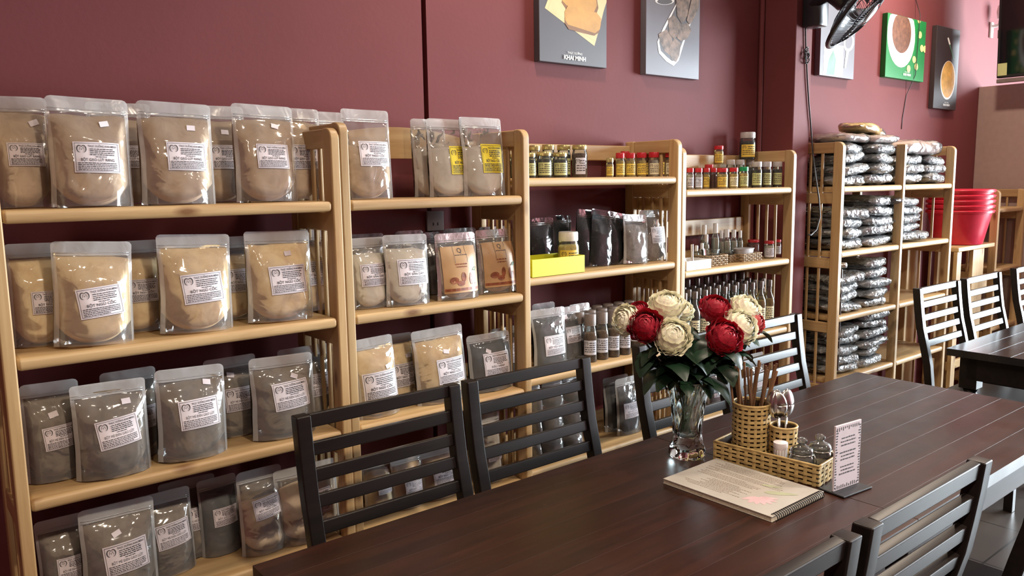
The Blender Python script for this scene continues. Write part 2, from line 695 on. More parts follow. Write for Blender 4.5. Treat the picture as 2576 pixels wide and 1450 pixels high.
def ceiling_lamp(x, y, f, label):
    t = thing('ceiling_lamp', label, 'lamp', (x, y, CEIL), group='round ceiling lamps')
    b = MB()
    b.lathe([(0.0, -0.03), (0.10, -0.03), (0.115, -0.018), (0.12, 0.0)], 28)
    b.build('housing', M['white'], t, True, 40)
    b = MB()
    b.lathe([(0.0, -0.05), (0.05, -0.047), (0.085, -0.036), (0.09, -0.03)], 24)
    b.build('diffuser', emit('lamp glow', LAMP_COLOR, 10.0), t, True)
    ld = bpy.data.lights.new('lamp_light', 'AREA')
    ld.shape = 'DISK'
    ld.size = 0.17
    ld.energy = LAMP_POWER * f
    ld.color = LAMP_COLOR
    if y < -1.0:
        ld.spread = R(146)      # recessed downlights over the tables
    o = bpy.data.objects.new('lamp_light', ld)
    COL.objects.link(o)
    o.parent = t
    o.location = (0, 0, -0.06)


LAMP_LABELS = ['round warm ceiling lamp above the second shelf unit', 'round warm ceiling lamp left of the leftmost shelf unit',
               'round warm ceiling lamp above the double-bay shelf unit', 'round warm ceiling lamp behind the near end of the dining tables',
               'round warm ceiling lamp behind the middle of the dining tables']
for (x, y, f), lb in zip(LAMP_SPOTS, LAMP_LABELS):
    ceiling_lamp(x, y, f, lb)

# ------------------------------------------------------------------ pine shelf units
BT = 0.028      # board thickness
_mc = {}


def cached(key, fn):
    if key not in _mc:
        _mc[key] = fn()
    return _mc[key]


def rounded_post(h, w, d, front=False):
    def mk():
        b = MB()
        if front:
            rc = 0.028
            poly = [(0.0, 0.0)] + [(rc - rc * math.cos(PI / 2 * i / 6), h - rc + rc * math.sin(PI / 2 * i / 6)) for i in range(7)] + [(d, h), (d, 0.0)]
            b.prism(poly, 0, 0, w)
            me = b.data('post', M['pine_z'])
            bm = bmesh.new()
            bm.from_mesh(me)
            bmesh.ops.recalc_face_normals(bm, faces=bm.faces)
            bmesh.ops.bevel(bm, geom=[e for e in bm.edges if abs(e.calc_face_angle(0)) > 1.0], offset=0.004, segments=2, profile=0.5, affect='EDGES')
            bm.to_mesh(me)
            bm.free()
            me.update()
            area_normals(me)
            return me
        b.box((0, 0, 0), (w, d, h), bev=0.006)
        return b.data('post', M['pine_z'], True, 30)
    return cached(('post', round(h, 3), w, d, front), mk)


def boxmesh(name, size, mat, bev=0.004):
    def mk():
        b = MB()
        b.box((0, 0, 0), size, bev=bev)
        return b.data(name, mat, True, 30)
    return cached((name, tuple(round(s, 4) for s in size), mat.name), mk)


SD = 0.27


def shelf_unit(label, x0, x1, y, boards, ztop, back_rail=None, divider=None, nslat=3, pw=0.026, slat='z'):
    """boards: z of the lower edge of every board"""
    t = thing('shelf_unit', label, 'shelf', ((x0 + x1) / 2, y + SD / 2, 0), group='pine shelf units along the wall')
    org = Vector(((x0 + x1) / 2, y + SD / 2, 0))

    def put(name, me, p):
        return link(name, me, t, Vector(p) - org)
    sides = [x0, x1 - pw]
    for sx in sides:
        put('post', rounded_post(ztop, pw, 0.045, True), (sx, y, 0))
        put('post', rounded_post(ztop, pw, 0.045), (sx, y + SD - 0.045, 0))
        zs = [0.06] + [bz - 0.052 for bz in boards if bz > 0.3] + [ztop - 0.0515]
        for z in zs:
            put('side_rail', boxmesh('side_rail', (pw * 0.75, SD - 0.09, 0.05), M['pine_y']), (sx + pw * 0.12, y + 0.045, z))
        for k in range(nslat):
            yy = y + 0.045 + (SD - 0.09) * (k + 1) / (nslat + 1) - 0.006
            put('side_slat', boxmesh('side_slat', (0.010, 0.013, ztop - 0.12), M['pine_z'], 0.003), (sx + pw * 0.3, yy, 0.08))
    if divider:
        put('post', rounded_post(ztop, 0.03, 0.045), (divider, y, 0))
        put('post', rounded_post(ztop, 0.03, 0.045), (divider, y + SD - 0.045, 0))
    spans = [(x0 + pw, x1 - pw)] if not divider else [(x0 + pw, divider), (divider + 0.03, x1 - pw)]
    for bz in boards:
        for a, c in spans:
            put('shelf_board', boxmesh('shelf_board', (c - a, SD - 0.006, BT), M['pine_x'], 0.009), (a, y + 0.002, bz))
    if back_rail == 'curved':
        b = MB()
        L = x1 - x0 - 2 * pw
        n = 20
        poly = [(L * i / n, 0.045 + 0.04 * math.sin(PI * i / n)) for i in range(n + 1)] + [(L, -0.01), (0, -0.01)]
        b.prism(poly, 1, 0, 0.018)
        o = b.build('back_rail', M['pine_x'], t)
        o.location = Vector((x0 + pw, y + SD - 0.03, ztop - 0.075)) - org
    elif back_rail == 'straight':
        put('back_rail', boxmesh('back_rail', (x1 - x0 - 2 * pw, 0.018, 0.058), M['pine_x']), (x0 + pw, y + SD - 0.03, ztop - 0.075))
    if back_rail:
        for bz in boards[1:]:
            put('back_rail', boxmesh('back_rail', (x1 - x0 - 2 * pw, 0.016, 0.045), M['pine_x']), (x0 + pw, y + SD - 0.022, bz + 0.03))
    return t


ZB = [1.408, 1.10, 0.790, 0.482, 0.150]
U1 = shelf_unit('leftmost pine shelf unit, full of big powder pouches', 0.183, 0.967, 0.0, ZB, 1.625, None)
U2 = shelf_unit('pine shelf unit with curved top rail, second from the left', 0.967, 1.613, 0.0, ZB, 1.64, 'curved')
Y3 = 0.05
ZB3 = [1.462, 1.138, 0.800, 0.480, 0.150]
U3 = shelf_unit('tallest pine shelf unit, holding jars above a yellow-green box', 1.617, 2.415, Y3, ZB3, 1.63, 'straight')
U4 = shelf_unit('pine shelf unit left of the wall column, with rows of bottles', 2.417, 3.203, Y3, [1.410, 1.094, 0.785, 0.475, 0.150], 1.60, 'straight')
U5 = shelf_unit('double-bay pine shelf unit stacked with silvery packs', 3.50, 4.73, 0.0, [1.406, 1.10, 0.790, 0.482, 0.150], 1.64, None, divider=4.108, nslat=2, pw=0.03)
U6 = shelf_unit('low pine shelf unit at the far right beyond the red buckets', 5.375, PX - 0.01, 0.0, [1.245, 0.87, 0.5, 0.150], 1.385, None, nslat=2, pw=0.03)

# ------------------------------------------------------------------ stand-up pouches
def powder(name, col, dark, var=1.0, scale=26.0, rough=0.85):
    m, nt, b = new_mat(name)
    tc = N(nt, 'ShaderNodeTexCoord')
    oi = N(nt, 'ShaderNodeObjectInfo')
    sc = N(nt, 'ShaderNodeMath', operation='MULTIPLY')
    sc.inputs[1].default_value = 31.0
    nt.links.new(oi.outputs['Random'], sc.inputs[0])
    ad = N(nt, 'ShaderNodeVectorMath', operation='ADD')
    nt.links.new(tc.outputs['Object'], ad.inputs[0])
    nt.links.new(sc.outputs[0], ad.inputs[1])
    nz = N(nt, 'ShaderNodeTexNoise', Scale=scale, Detail=6.0, Roughness=0.6, Distortion=0.8)
    nt.links.new(ad.outputs[0], nz.inputs['Vector'])
    rp = N(nt, 'ShaderNodeValToRGB')
    e = rp.color_ramp.elements
    e[0].position, e[1].position = 0.28, 0.55
    e[0].color, e[1].color = (*dark, 1), (*col, 1)
    nt.links.new(nz.outputs['Fac'], rp.inputs[0])
    nt.links.new(rp.outputs[0], b.inputs['Base Color'])
    b.inputs['Roughness'].default_value = rough
    bp = N(nt, 'ShaderNodeBump', Strength=0.4, Distance=0.003)
    nt.links.new(nz.outputs['Fac'], bp.inputs['Height'])
    nt.links.new(bp.outputs[0], b.inputs['Normal'])
    return m


POW = {
    'tan': powder('tan rice powder', srgb(230, 206, 174), srgb(206, 178, 146)),
    'cream': powder('cream cereal powder', srgb(248, 226, 180), srgb(228, 198, 150)),
    'grey': powder('grey sesame powder', srgb(136, 121, 102), srgb(100, 88, 74)),
    'white': powder('white flour', srgb(246, 240, 226), srgb(232, 222, 204)),
    'dark': powder('dark bean powder', srgb(40, 46, 50), srgb(22, 26, 30)),
    'brown': powder('dark dried mushroom', srgb(70, 54, 46), srgb(30, 22, 20), scale=40),
    'black': powder('black seaweed', srgb(24, 30, 34), srgb(8, 10, 12), scale=50),
    'clear': powder('pale grey grain', srgb(150, 142, 134), srgb(110, 102, 96), scale=60),
}


def interp(x, pts):
    for (a, fa), (c, fc) in zip(pts, pts[1:]):
        if x <= c:
            t = (x - a) / (c - a)
            t = t * t * (3 - 2 * t)
            return fa + (fc - fa) * t
    return pts[-1][1]


THK = [(0, 0.97), (0.14, 1.02), (0.34, 1.0), (0.6, 0.8), (0.76, 0.42), (0.86, 0.06), (1.0, 0.03)]


def pouch(name, label, group, x, y, z, w, h, d, kind, seed, product='BỘT NGŨ CỐC', lab=(0.0, 0.40, 0.50), fill=0.80,
          lean=-4.0, roll=0.0, yaw=0.0, tagpos=None, labroll=0.0, yellow=False, labtall=0.72, simple=False, print_art=None, filmm=None):
    """lab = (centre u, centre v, width fraction)"""
    t = thing(name, label, 'pouch', (x, y, z), (R(lean), R(roll), R(yaw)), group)
    sd = seed * 7.31
    lw = lab[2] * w if lab else 0
    lh = lw * labtall

    def crump(px, pz, side):
        p = Vector((px * 16 + sd, pz * 13 + side * 9.1, sd * 0.37))
        c = noise.noise(p) * 0.007 + (0.5 - abs(noise.noise(p * 2.3))) * 0.007
        u = abs(2 * px / w)
        k = interp(u, [(0, 0.7), (0.7, 1.0), (0.95, 0.2), (1.0, 0.0)])
        if lab and side < 0:
            dx = abs(px - lab[0] * w) / (lw * 0.5 + 1e-6)
            dz = abs(pz - lab[1] * h) / (lh * 0.5 + 1e-6)
            k *= interp(max(dx, dz), [(0, 0.15), (0.9, 0.25), (1.6, 1.0), (9, 1.0)])
        return c * k * (w / 0.2)

    def body(px, pz, side):
        u = min(abs(2 * px / w), 1.0)
        s = max(0.0, 1 - u ** 2.4) ** 0.75
        tt = interp(pz / h, THK) * d / 2
        wav = 0.004 * noise.noise(Vector((px * 9 + sd, pz * 5, 3.3))) * interp(pz / h, [(0, 0.3), (0.6, 0.6), (1, 2.0)])
        return side * (tt * s + 0.0008) + side * crump(px, pz, side) * 0.9 * (1 if pz / h < 0.86 else 0.35) + wav

    cornr = 0.008 + 0.005 * ((seed * 13) % 7) / 7

    def film_pt(u, v, side):
        px = (u - 0.5) * w
        pz = v * h
        # rounded top corners, slightly waisted outline
        ins = 0.012 * w * math.sin(PI * v) * (1 + noise.noise(Vector((sd, v * 3, side)))) if 0 < v < 1 else 0
        px *= (w - 2 * ins) / w
        if pz > h - cornr:
            q = (pz - (h - cornr)) / cornr
            lim = w / 2 - cornr + cornr * math.sqrt(max(0.0, 1 - q * q))
            px = max(-lim, min(lim, px))
        return Vector((px, body(px, pz, side), pz))

    nu, nv = (20, 28) if not simple else (10, 16)
    b = MB()
    def vmap(v):
        return v * 1.06 * 0.935 / 0.9434 if v < 0.89 else 0.935 + 0.065 * math.sin(PI / 2 * (v - 0.89) / 0.11)
    for side in (-1, 1):
        b.grid(lambda u, v: film_pt(u, min(1.0, vmap(v)), side), nu, nv, 0, flip=(side > 0))
    b.m = []
    for side in (-1, 1):
        for j in range(nv):
            for i in range(nu):
                u, v = abs((i + 0.5) / nu - 0.5) * 2, vmap((j + 0.5) / nv)
                b.m.append(1 if (u > 0.9 or v > 0.86) else 0)
    fm_ = filmm or (M['film'], M['seal'])
    fo = b.build('film', list(fm_), t, True)
    # zip strip
    b = MB()
    zz = 0.865 * h
    for dz in (0.0, 0.006):
        pts = [Vector((-w * 0.47 + w * 0.94 * i / 10, body(-w * 0.47 + w * 0.94 * i / 10, zz + dz, -1) - 0.001, zz + dz)) for i in range(11)]
        b.tube(pts, 0.0011, 5)
    b.build('zip', fm_[1], fo, True)
    # contents
    pwid = 0.93

    def cont(u, v, side):
        px = (u - 0.5) * w * pwid
        uu = abs(2 * u - 1)
        zb = 0.012 * h + 0.20 * h * uu ** 2.6
        top = fill * h + 0.05 * h * noise.noise(Vector((px * 14, sd, 1.7))) - 0.02 * h * uu ** 2
        pz = zb + (top - zb) * v
        e = (max(0.0, 1 - uu ** 5)) ** 0.5 * min(1.0, math.sqrt(max(0, 1 - (1 - min(v / 0.05, 1)) ** 2)) + 0.0) * min(1.0, math.sqrt(max(0, 1 - (1 - min((1 - v) / 0.06, 1)) ** 2)))
        yy = body(px, pz, side) - side * 0.0022
        mid = 0.0
        return Vector((px, mid + (yy - mid) * e, pz))

    b = MB()
    n1 = 16 if not simple else 8
    for side in (-1, 1):
        b.grid(lambda u, v: cont(u, v, side), n1, n1, 0, flip=(side > 0))
    b.build('contents', POW[kind], t, True)

    def surf(lx, lz, off):
        px, pz = lab[0] * w + lx * math.cos(R(labroll)) - lz * math.sin(R(labroll)), lab[1] * h + lz * math.cos(R(labroll)) + lx * math.sin(R(labroll))
        return Vector((px, body(px, pz, -1) - off, pz))
    if lab:
        b = MB()
        b.grid(lambda u, v: surf((u - 0.5) * lw, (v - 0.5) * lh, 0.0016), 8, 7)
        lo = b.build('label', M['yellow_paper'] if yellow else M['paper'], t, True)
        pr = print_art or label_print(product, 0.11, 0.11 * labtall)
        k = lw / 0.11
        vs = [surf(px * k, pz * k, 0.0024) for px, pz in pr.v]
        link('print', mesh_data('print', vs, pr.f, M['ink']), lo)
    if tagpos:
        tx, tz = tagpos[0] * w, tagpos[1] * h
        ta = R(((seed * 37) % 50) - 25)
        b = MB()

        def tg(u, v):
            a, c = (u - 0.5) * 0.019, (v - 0.5) * 0.012
            px, pz = tx + a * math.cos(ta) - c * math.sin(ta), tz + a * math.sin(ta) + c * math.cos(ta)
            return Vector((px, body(px, pz, -1) - 0.0016, pz))
        b.grid(tg, 2, 2)
        b.build('price_tag', M['paper'], t, True)
    return t


def pouch_px(label, pxl, pxr, pyt, ydep, zs, kind, seed, grp, d=0.075, name='powder_pouch', **kw):
    """place a pouch on a shelf: left/right outline and top in the photograph, its depth on the shelf and the shelf's height"""
    yc = ydep + d / 2
    # mid height row for the outline
    top = at_y((pxl + pxr) / 2, pyt, yc + 0.01)
    h = top.z - zs
    # row where z = zs + h/2
    pm = (pxl + pxr) / 2
    lo_, hi_ = pyt, pyt + 700
    for _ in range(30):
        mid = (lo_ + hi_) / 2
        if at_y(pm, mid, yc).z > zs + h * 0.6:
            lo_ = mid
        else:
            hi_ = mid
    xl, xr = at_y(pxl, lo_, yc).x, at_y(pxr, lo_, yc).x
    return pouch(name, label, grp, (xl + xr) / 2, yc, zs + 0.0005, xr - xl, h, d, kind, seed, **kw)


Z1, Z2, Z3, Z4 = [z + BT for z in ZB[:4]]
G1 = 'tan powder pouches on the top left shelf'
RANG = 'BỘT GẠO LỨT RANG'
P = pouch_px
P('tan powder pouch with a tall creased fold, largest in front on the top left shelf', 114, 324, 246, 0.025, Z1, 'tan', 1, G1, product=RANG, lab=(0.04, 0.44, 0.56), fill=0.85, tagpos=(0.17, 0.76), roll=1.5, d=0.09)
P('tan powder pouch in front at the middle of the top left shelf', 345, 533, 258, 0.025, Z1, 'tan', 2, G1, product=RANG, lab=(0.08, 0.46, 0.54), fill=0.86, tagpos=(0.18, 0.75), roll=1.5, d=0.085)
P('tan powder pouch with a bright bluish header, front right of the top left shelf', 586, 742, 264, 0.03, Z1, 'tan', 3, G1, product=RANG, lab=(0.05, 0.46, 0.52), fill=0.86, tagpos=(0.15, 0.78), roll=1.0, d=0.08)
P('tan powder pouch cut off by the left edge of the photo, top left shelf', -40, 128, 243, 0.105, Z1, 'tan', 4, G1, product=RANG, lab=(0.08, 0.47, 0.56), fill=0.86, tagpos=(0.25, 0.76), d=0.08)
P('tan powder pouch half hidden behind the two leftmost front ones, top left shelf', 225, 388, 258, 0.15, Z1, 'tan', 5, G1, product=RANG, lab=(0.08, 0.46, 0.52), fill=0.86)
P('tan powder pouch peeping between the middle and the bright headed one, top left shelf', 474, 622, 266, 0.15, Z1, 'tan', 6, G1, product=RANG, lab=(0.08, 0.46, 0.56), fill=0.86, tagpos=(0.1, 0.72))
P('tan powder pouch in the back row beside the right post of the top left shelf', 668, 812, 272, 0.14, Z1, 'tan', 7, G1, product=RANG, lab=(0.1, 0.46, 0.56), fill=0.86)
G2 = 'cream cereal powder pouches on the second left shelf'
P('cream powder pouch leaning to one side, front left of the second left shelf', 120, 326, 608, 0.02, Z2, 'cream', 11, G2, lab=(0.04, 0.42, 0.56), fill=0.88, roll=3.5, labroll=8, d=0.09)
P('cream powder pouch in front at the middle of the second left shelf', 391, 578, 590, 0.025, Z2, 'cream', 12, G2, lab=(0.04, 0.45, 0.56), fill=0.88, roll=2.5, labroll=5, d=0.085)
P('cream powder pouch in front at the right of the second left shelf', 615, 782, 582, 0.03, Z2, 'cream', 13, G2, lab=(0.06, 0.46, 0.56), fill=0.88, roll=2, labroll=3, d=0.08, tagpos=(0.1, 0.75))
P('cream powder pouch against the left post of the second left shelf', 16, 172, 612, 0.10, Z2, 'cream', 14, G2, lab=(0.12, 0.42, 0.58), fill=0.86, roll=1)
P('cream powder pouch behind the leaning one and the middle one, second left shelf', 262, 413, 606, 0.13, Z2, 'cream', 15, G2, lab=(0.08, 0.45, 0.56), fill=0.86)
P('cream powder pouch behind the middle and right front ones, second left shelf', 508, 650, 596, 0.14, Z2, 'cream', 16, G2, lab=(0.1, 0.47, 0.56), fill=0.78)
P('cream powder pouch in the back row by the right post, second left shelf', 702, 838, 578, 0.13, Z2, 'cream', 17, G2, lab=(0.1, 0.46, 0.58), fill=0.88)
G3 = 'grey sesame powder pouches on the third left shelf'
ME = 'BỘT MÈ ĐEN GẠO LỨT'
P('grey powder pouch with a frosted border, front left of the third left shelf', 178, 372, 962, 0.02, Z3, 'grey', 21, G3, product=ME, lab=(0.05, 0.48, 0.56), fill=0.88, roll=1, labroll=7, tagpos=(0.2, 0.78), d=0.085)
P('grey powder pouch with a slanted price sticker, front middle of the third left shelf', 386, 565, 925, 0.025, Z3, 'grey', 22, G3, product=ME, lab=(0.06, 0.50, 0.58), fill=0.88, roll=2.5, labroll=3, tagpos=(0.22, 0.82), d=0.08)
P('grey powder pouch with an upright price sticker, front right of the third left shelf', 628, 790, 895, 0.03, Z3, 'grey', 23, G3, product=ME, lab=(0.06, 0.52, 0.56), fill=0.88, roll=1.5, labroll=4, tagpos=(0.14, 0.74), d=0.08)
P('grey powder pouch against the left post of the third left shelf', 52, 204, 962, 0.085, Z3, 'grey', 24, G3, product=ME, lab=(0.1, 0.45, 0.60), fill=0.86, roll=1, labroll=5, tagpos=(0.0, 0.68))
P('grey powder pouch behind the left and middle front ones, third left shelf', 258, 402, 930, 0.13, Z3, 'grey', 25, G3, product=ME, lab=(0.12, 0.45, 0.58), fill=0.86)
P('grey powder pouch behind the middle and right front ones, third left shelf', 518, 652, 898, 0.13, Z3, 'grey', 26, G3, product=ME, lab=(0.08, 0.47, 0.6), fill=0.88, tagpos=(-0.05, 0.78))
P('grey powder pouch at the back right of the third left shelf', 705, 836, 872, 0.13, Z3, 'grey', 27, G3, product=ME, lab=(0.12, 0.47, 0.56), fill=0.86)
G4 = 'powder pouches on the fourth left shelf'
P('grey powder pouch in front at the bottom edge of the photo, fourth left shelf', 196, 392, 1268, 0.02, Z4, 'grey', 31, G4, product=ME, lab=(0.05, 0.48, 0.58), fill=0.88, roll=1.5, labroll=4, tagpos=(-0.05, 0.72), d=0.085)
P('grey powder pouch by the left post of the fourth left shelf', 92, 232, 1300, 0.09, Z4, 'grey', 32, G4, product=ME, lab=(0.12, 0.45, 0.62), fill=0.88)
P('grey powder pouch behind and right of the front one, fourth left shelf', 338, 487, 1238, 0.09, Z4, 'grey', 33, G4, product=ME, lab=(0.1, 0.5, 0.6), fill=0.86, labroll=4)
P('grey powder pouch deepest in the row, fourth left shelf', 405, 548, 1205, 0.15, Z4, 'grey', 34, G4, product=ME, lab=(0.12, 0.5, 0.56), fill=0.86)
P('dark powder pouch between the grey and tan ones, fourth left shelf', 500, 602, 1200, 0.12, Z4, 'dark', 35, G4, product='BỘT ĐẬU ĐEN', lab=(0.1, 0.5, 0.62), fill=0.88, d=0.06)
P('small tan powder pouch filled halfway, fourth left shelf', 600, 716, 1178, 0.05, Z4, 'tan', 36, G4, product='BỘT NGŨ CỐC', lab=(0.06, 0.55, 0.6), fill=0.66, labroll=6, d=0.07)
P('tan powder pouch partly behind the chair post, fourth left shelf', 694, 852, 1168, 0.04, Z4, 'tan', 37, G4, product='BỘT NGŨ CỐC', lab=(0.08, 0.5, 0.5), fill=0.8, d=0.07)
P('tan powder pouch hidden behind the right post of the top left shelf', 800, 874, 282, 0.20, Z1, 'tan', 8, G1, lab=None, fill=0.8, d=0.05, simple=True)
# second unit
G5 = 'white flour pouches with yellow labels'
P('slim tan powder pouch with a shiny bluish top, alone on the top shelf', 864, 984, 276, 0.06, Z1, 'tan', 41, 'pouches on the second unit', product='BỘT NGŨ CỐC', lab=(0.08, 0.50, 0.64), fill=0.6, roll=0.5, d=0.06)
P('white flour pouch with yellow label, front right of the three', 1164, 1269, 296, 0.05, Z1, 'white', 42, G5, lab=(0.12, 0.47, 0.52), fill=0.62, yellow=True, labtall=1.05, d=0.06)
P('white flour pouch with yellow label, middle of the three', 1078, 1186, 300, 0.08, Z1, 'white', 43, G5, lab=(0.18, 0.46, 0.54), fill=0.64, yellow=True, labtall=1.0, d=0.06)
P('white flour pouch with yellow label, rearmost and left of the three', 1040, 1126, 300, 0.14, Z1, 'white', 44, G5, lab=(0.22, 0.46, 0.5), fill=0.62, yellow=True, labtall=1.0, d=0.06)
G6 = 'white flour pouches on the second unit'
SAN = 'BỘT SẮN DÂY'
P('white flour pouch against the left post of the second unit', 884, 974, 598, 0.06, Z2, 'white', 45, G6, product=SAN, lab=(0.06, 0.47, 0.76), fill=0.8, d=0.06)
P('white flour pouch standing upright left of the orange printed pouches', 968, 1078, 590, 0.03, Z2, 'white', 46, G6, product=SAN, lab=(0.06, 0.47, 0.70), fill=0.8, d=0.06, roll=1)
G7 = 'cream pouches on the third shelf of the second unit'
P('cream powder pouch at the left on the third shelf of the second unit', 898, 1002, 848, 0.03, Z3, 'cream', 47, G7, lab=(0.02, 0.40, 0.82), fill=0.88, d=0.06, roll=-2, tagpos=(0.25, 0.62))
P('narrow cream powder pouch squeezed behind its neighbours, third shelf of the second unit', 945, 1045, 842, 0.10, Z3, 'cream', 48, G7, lab=(0.14, 0.42, 0.7), fill=0.88, d=0.055, tagpos=(0.3, 0.68))
P('wide cream powder pouch at the middle of the third shelf of the second unit', 1046, 1174, 824, 0.03, Z3, 'cream', 49, G7, lab=(0.12, 0.42, 0.56), fill=0.86, d=0.07, roll=-1.5, tagpos=(0.05, 0.68))
P('dark green-grey bean pouch on the third shelf of the second unit', 1180, 1288, 838, 0.04, Z3, 'dark', 50, 'dark bean pouches', product='ĐẬU XANH', lab=(0.06, 0.46, 0.6), fill=0.8, d=0.06, tagpos=(-0.1, 0.7))
P('dark bean pouch half behind the right post of the second unit', 1235, 1322, 822, 0.12, Z3, 'dark', 51, 'dark bean pouches', product='ĐẬU ĐEN', lab=(0.12, 0.5, 0.6), fill=0.75, d=0.06)
G8 = 'cream pouches seen through the chair backs'
P('cream pouch seen through the nearest chair back, left of three', 915, 990, 1155, 0.06, Z4, 'cream', 52, G8, lab=(0.1, 0.5, 0.5), fill=0.8, d=0.06)
P('cream pouch seen through the nearest chair back, middle of three', 985, 1064, 1146, 0.05, Z4, 'cream', 53, G8, lab=(0.1, 0.4, 0.6), fill=0.88, d=0.06)
P('cream pouch with silvery glare seen through the nearest chair back', 1060, 1146, 1128, 0.05, Z4, 'cream', 54, G8, lab=(0.1, 0.5, 0.7), fill=0.88, d=0.06)
P('pale pouch low on the second unit beside its right post', 1206, 1262, 1040, 0.05, Z4, 'white', 55, G8, lab=(0.1, 0.42, 0.7), fill=0.88, d=0.05)

ORD = ['first', 'second', 'third', 'fourth', 'fifth', 'sixth', 'seventh', 'eighth', 'ninth', 'tenth', 'eleventh', 'twelfth']

# printed orange pouches
M['kraft'] = plain('orange brown print', srgb(192, 152, 108), 0.4, var=0.12, vs=14)
M['kraft_red'] = plain('red brown print', srgb(138, 78, 52), 0.4, var=0.35, vs=70)
M['leaf_print'] = plain('green leaf print', srgb(70, 96, 50), 0.5)
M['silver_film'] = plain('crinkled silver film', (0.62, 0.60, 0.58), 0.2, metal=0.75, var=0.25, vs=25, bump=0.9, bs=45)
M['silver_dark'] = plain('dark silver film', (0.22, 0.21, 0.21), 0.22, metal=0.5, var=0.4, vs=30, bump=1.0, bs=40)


def printed_pouch(label, pxl, pxr, pyt, yd, zs, seed):
    p = Print2D()
    t = pouch_px(label, pxl, pxr, pyt, yd, zs, 'tan', seed, 'orange printed pouches', d=0.06, lab=None, filmm=(M['film'], M['silver_film']), fill=0.8)
    film_o = [c for c in t.children if c.name.startswith('film')][0]
    me = film_o.data
    xs = [v.co.x for v in me.vertices]
    zs_ = [v.co.z for v in me.vertices]
    w, h = max(xs) - min(xs), max(zs_)
    # sample the front sheet to drape the print on it
    pts = [v.co for v in me.vertices][:len(me.vertices) // 2]

    def fy(x, z):
        s = sw = 0
        for q in pts:
            d2 = (q.x - x) ** 2 + (q.z - z) ** 2
            if d2 < 0.0009:
                k = 1 / (d2 + 1e-6)
                s += q.y * k
                sw += k
        return s / sw if sw else -0.02
    b = MB()
    b.grid(lambda u, v: Vector(((u - 0.5) * w * 0.82, fy((u - 0.5) * w * 0.82, (0.10 + 0.70 * v) * h) - 0.0022, (0.10 + 0.70 * v) * h)), 8, 12)
    panel = b.build('printed_panel', M['kraft'], t, True)
    pr = Print2D()
    pr.text('Q', 0.0, 0.70 * h, h * 0.10, res=6)
    for s in (-1, 1):
        for i in range(5):
            pr.rect(s * w * 0.14 - 0.0005, h * (0.55 + 0.05 * i), s * w * 0.14 + 0.0005, h * (0.60 + 0.05 * i))
    rnd = random.Random(seed)
    pr.words(rnd, -w * 0.12, w * 0.16, 0.66 * h, h * 0.012)
    link('print', mesh_data('print', [Vector((x, fy(x, z) - 0.003, z)) for x, z in pr.v], pr.f, M['ink']), panel)
    pr = Print2D()
    for (cx, cz, rx, rz) in ((-0.2, 0.29, 0.10, 0.05), (0.02, 0.33, 0.055, 0.075), (0.2, 0.30, 0.035, 0.09), (0.27, 0.27, 0.07, 0.06), (-0.05, 0.24, 0.09, 0.04)):
        n = 12
        pr.add([(cx * w + rx * w * math.cos(2 * PI * i / n), cz * h + rz * h * math.sin(2 * PI * i / n)) for i in range(n)], [tuple(range(n))])
    pr.words(rnd, -w * 0.14, w * 0.14, 0.52 * h, h * 0.022)
    pr.words(rnd, -w * 0.12, w * 0.12, 0.48 * h, h * 0.018)
    for i in range(8):
        pr.rect(-w * 0.40 + w * 0.8 * i / 8, 0.13 * h, -w * 0.40 + w * 0.8 * (i + 1) / 8, 0.17 * h)
    link('print', mesh_data('print', [Vector((x, fy(x, z) - 0.0031, z)) for x, z in pr.v], pr.f, M['kraft_red']), panel)
    pr = Print2D()
    pr.add([(0.24 * w, 0.42 * h), (0.33 * w, 0.41 * h), (0.38 * w, 0.47 * h), (0.29 * w, 0.47 * h)], [(0, 1, 2, 3)])
    link('print', mesh_data('print', [Vector((x, fy(x, z) - 0.0031, z)) for x, z in pr.v], pr.f, M['leaf_print']), panel)
    return t


printed_pouch('orange printed pouch with a silver border, left of the two', 1098, 1202, 586, 0.025, Z2, 61)
printed_pouch('orange printed pouch with a silver border, beside the right post', 1202, 1297, 577, 0.05, Z2, 62)
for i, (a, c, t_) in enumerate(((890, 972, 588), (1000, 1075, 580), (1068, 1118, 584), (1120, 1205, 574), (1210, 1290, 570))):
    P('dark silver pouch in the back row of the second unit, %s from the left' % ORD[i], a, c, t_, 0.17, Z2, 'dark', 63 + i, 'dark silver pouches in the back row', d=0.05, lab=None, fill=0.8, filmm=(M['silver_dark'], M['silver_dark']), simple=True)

# pillow packs
M['pack_film'] = film('creased clear wrapper', (0.82, 0.86, 0.88), 0.26, rough=0.13, bump=1.0, bs=58.0, ior=2.2)
M['pack_in'] = plain('dark silvery inner bag', (0.46, 0.48, 0.51), 0.27, metal=0.4, var=0.75, vs=30, bump=1.0, bs=44)
M['pack_pale'] = powder('pale packed contents', srgb(226, 206, 198), srgb(170, 150, 144), scale=40)
M['pack_yellow'] = powder('yellow packed contents', (1.0, 0.82, 0.32), (0.9, 0.66, 0.24), scale=40)


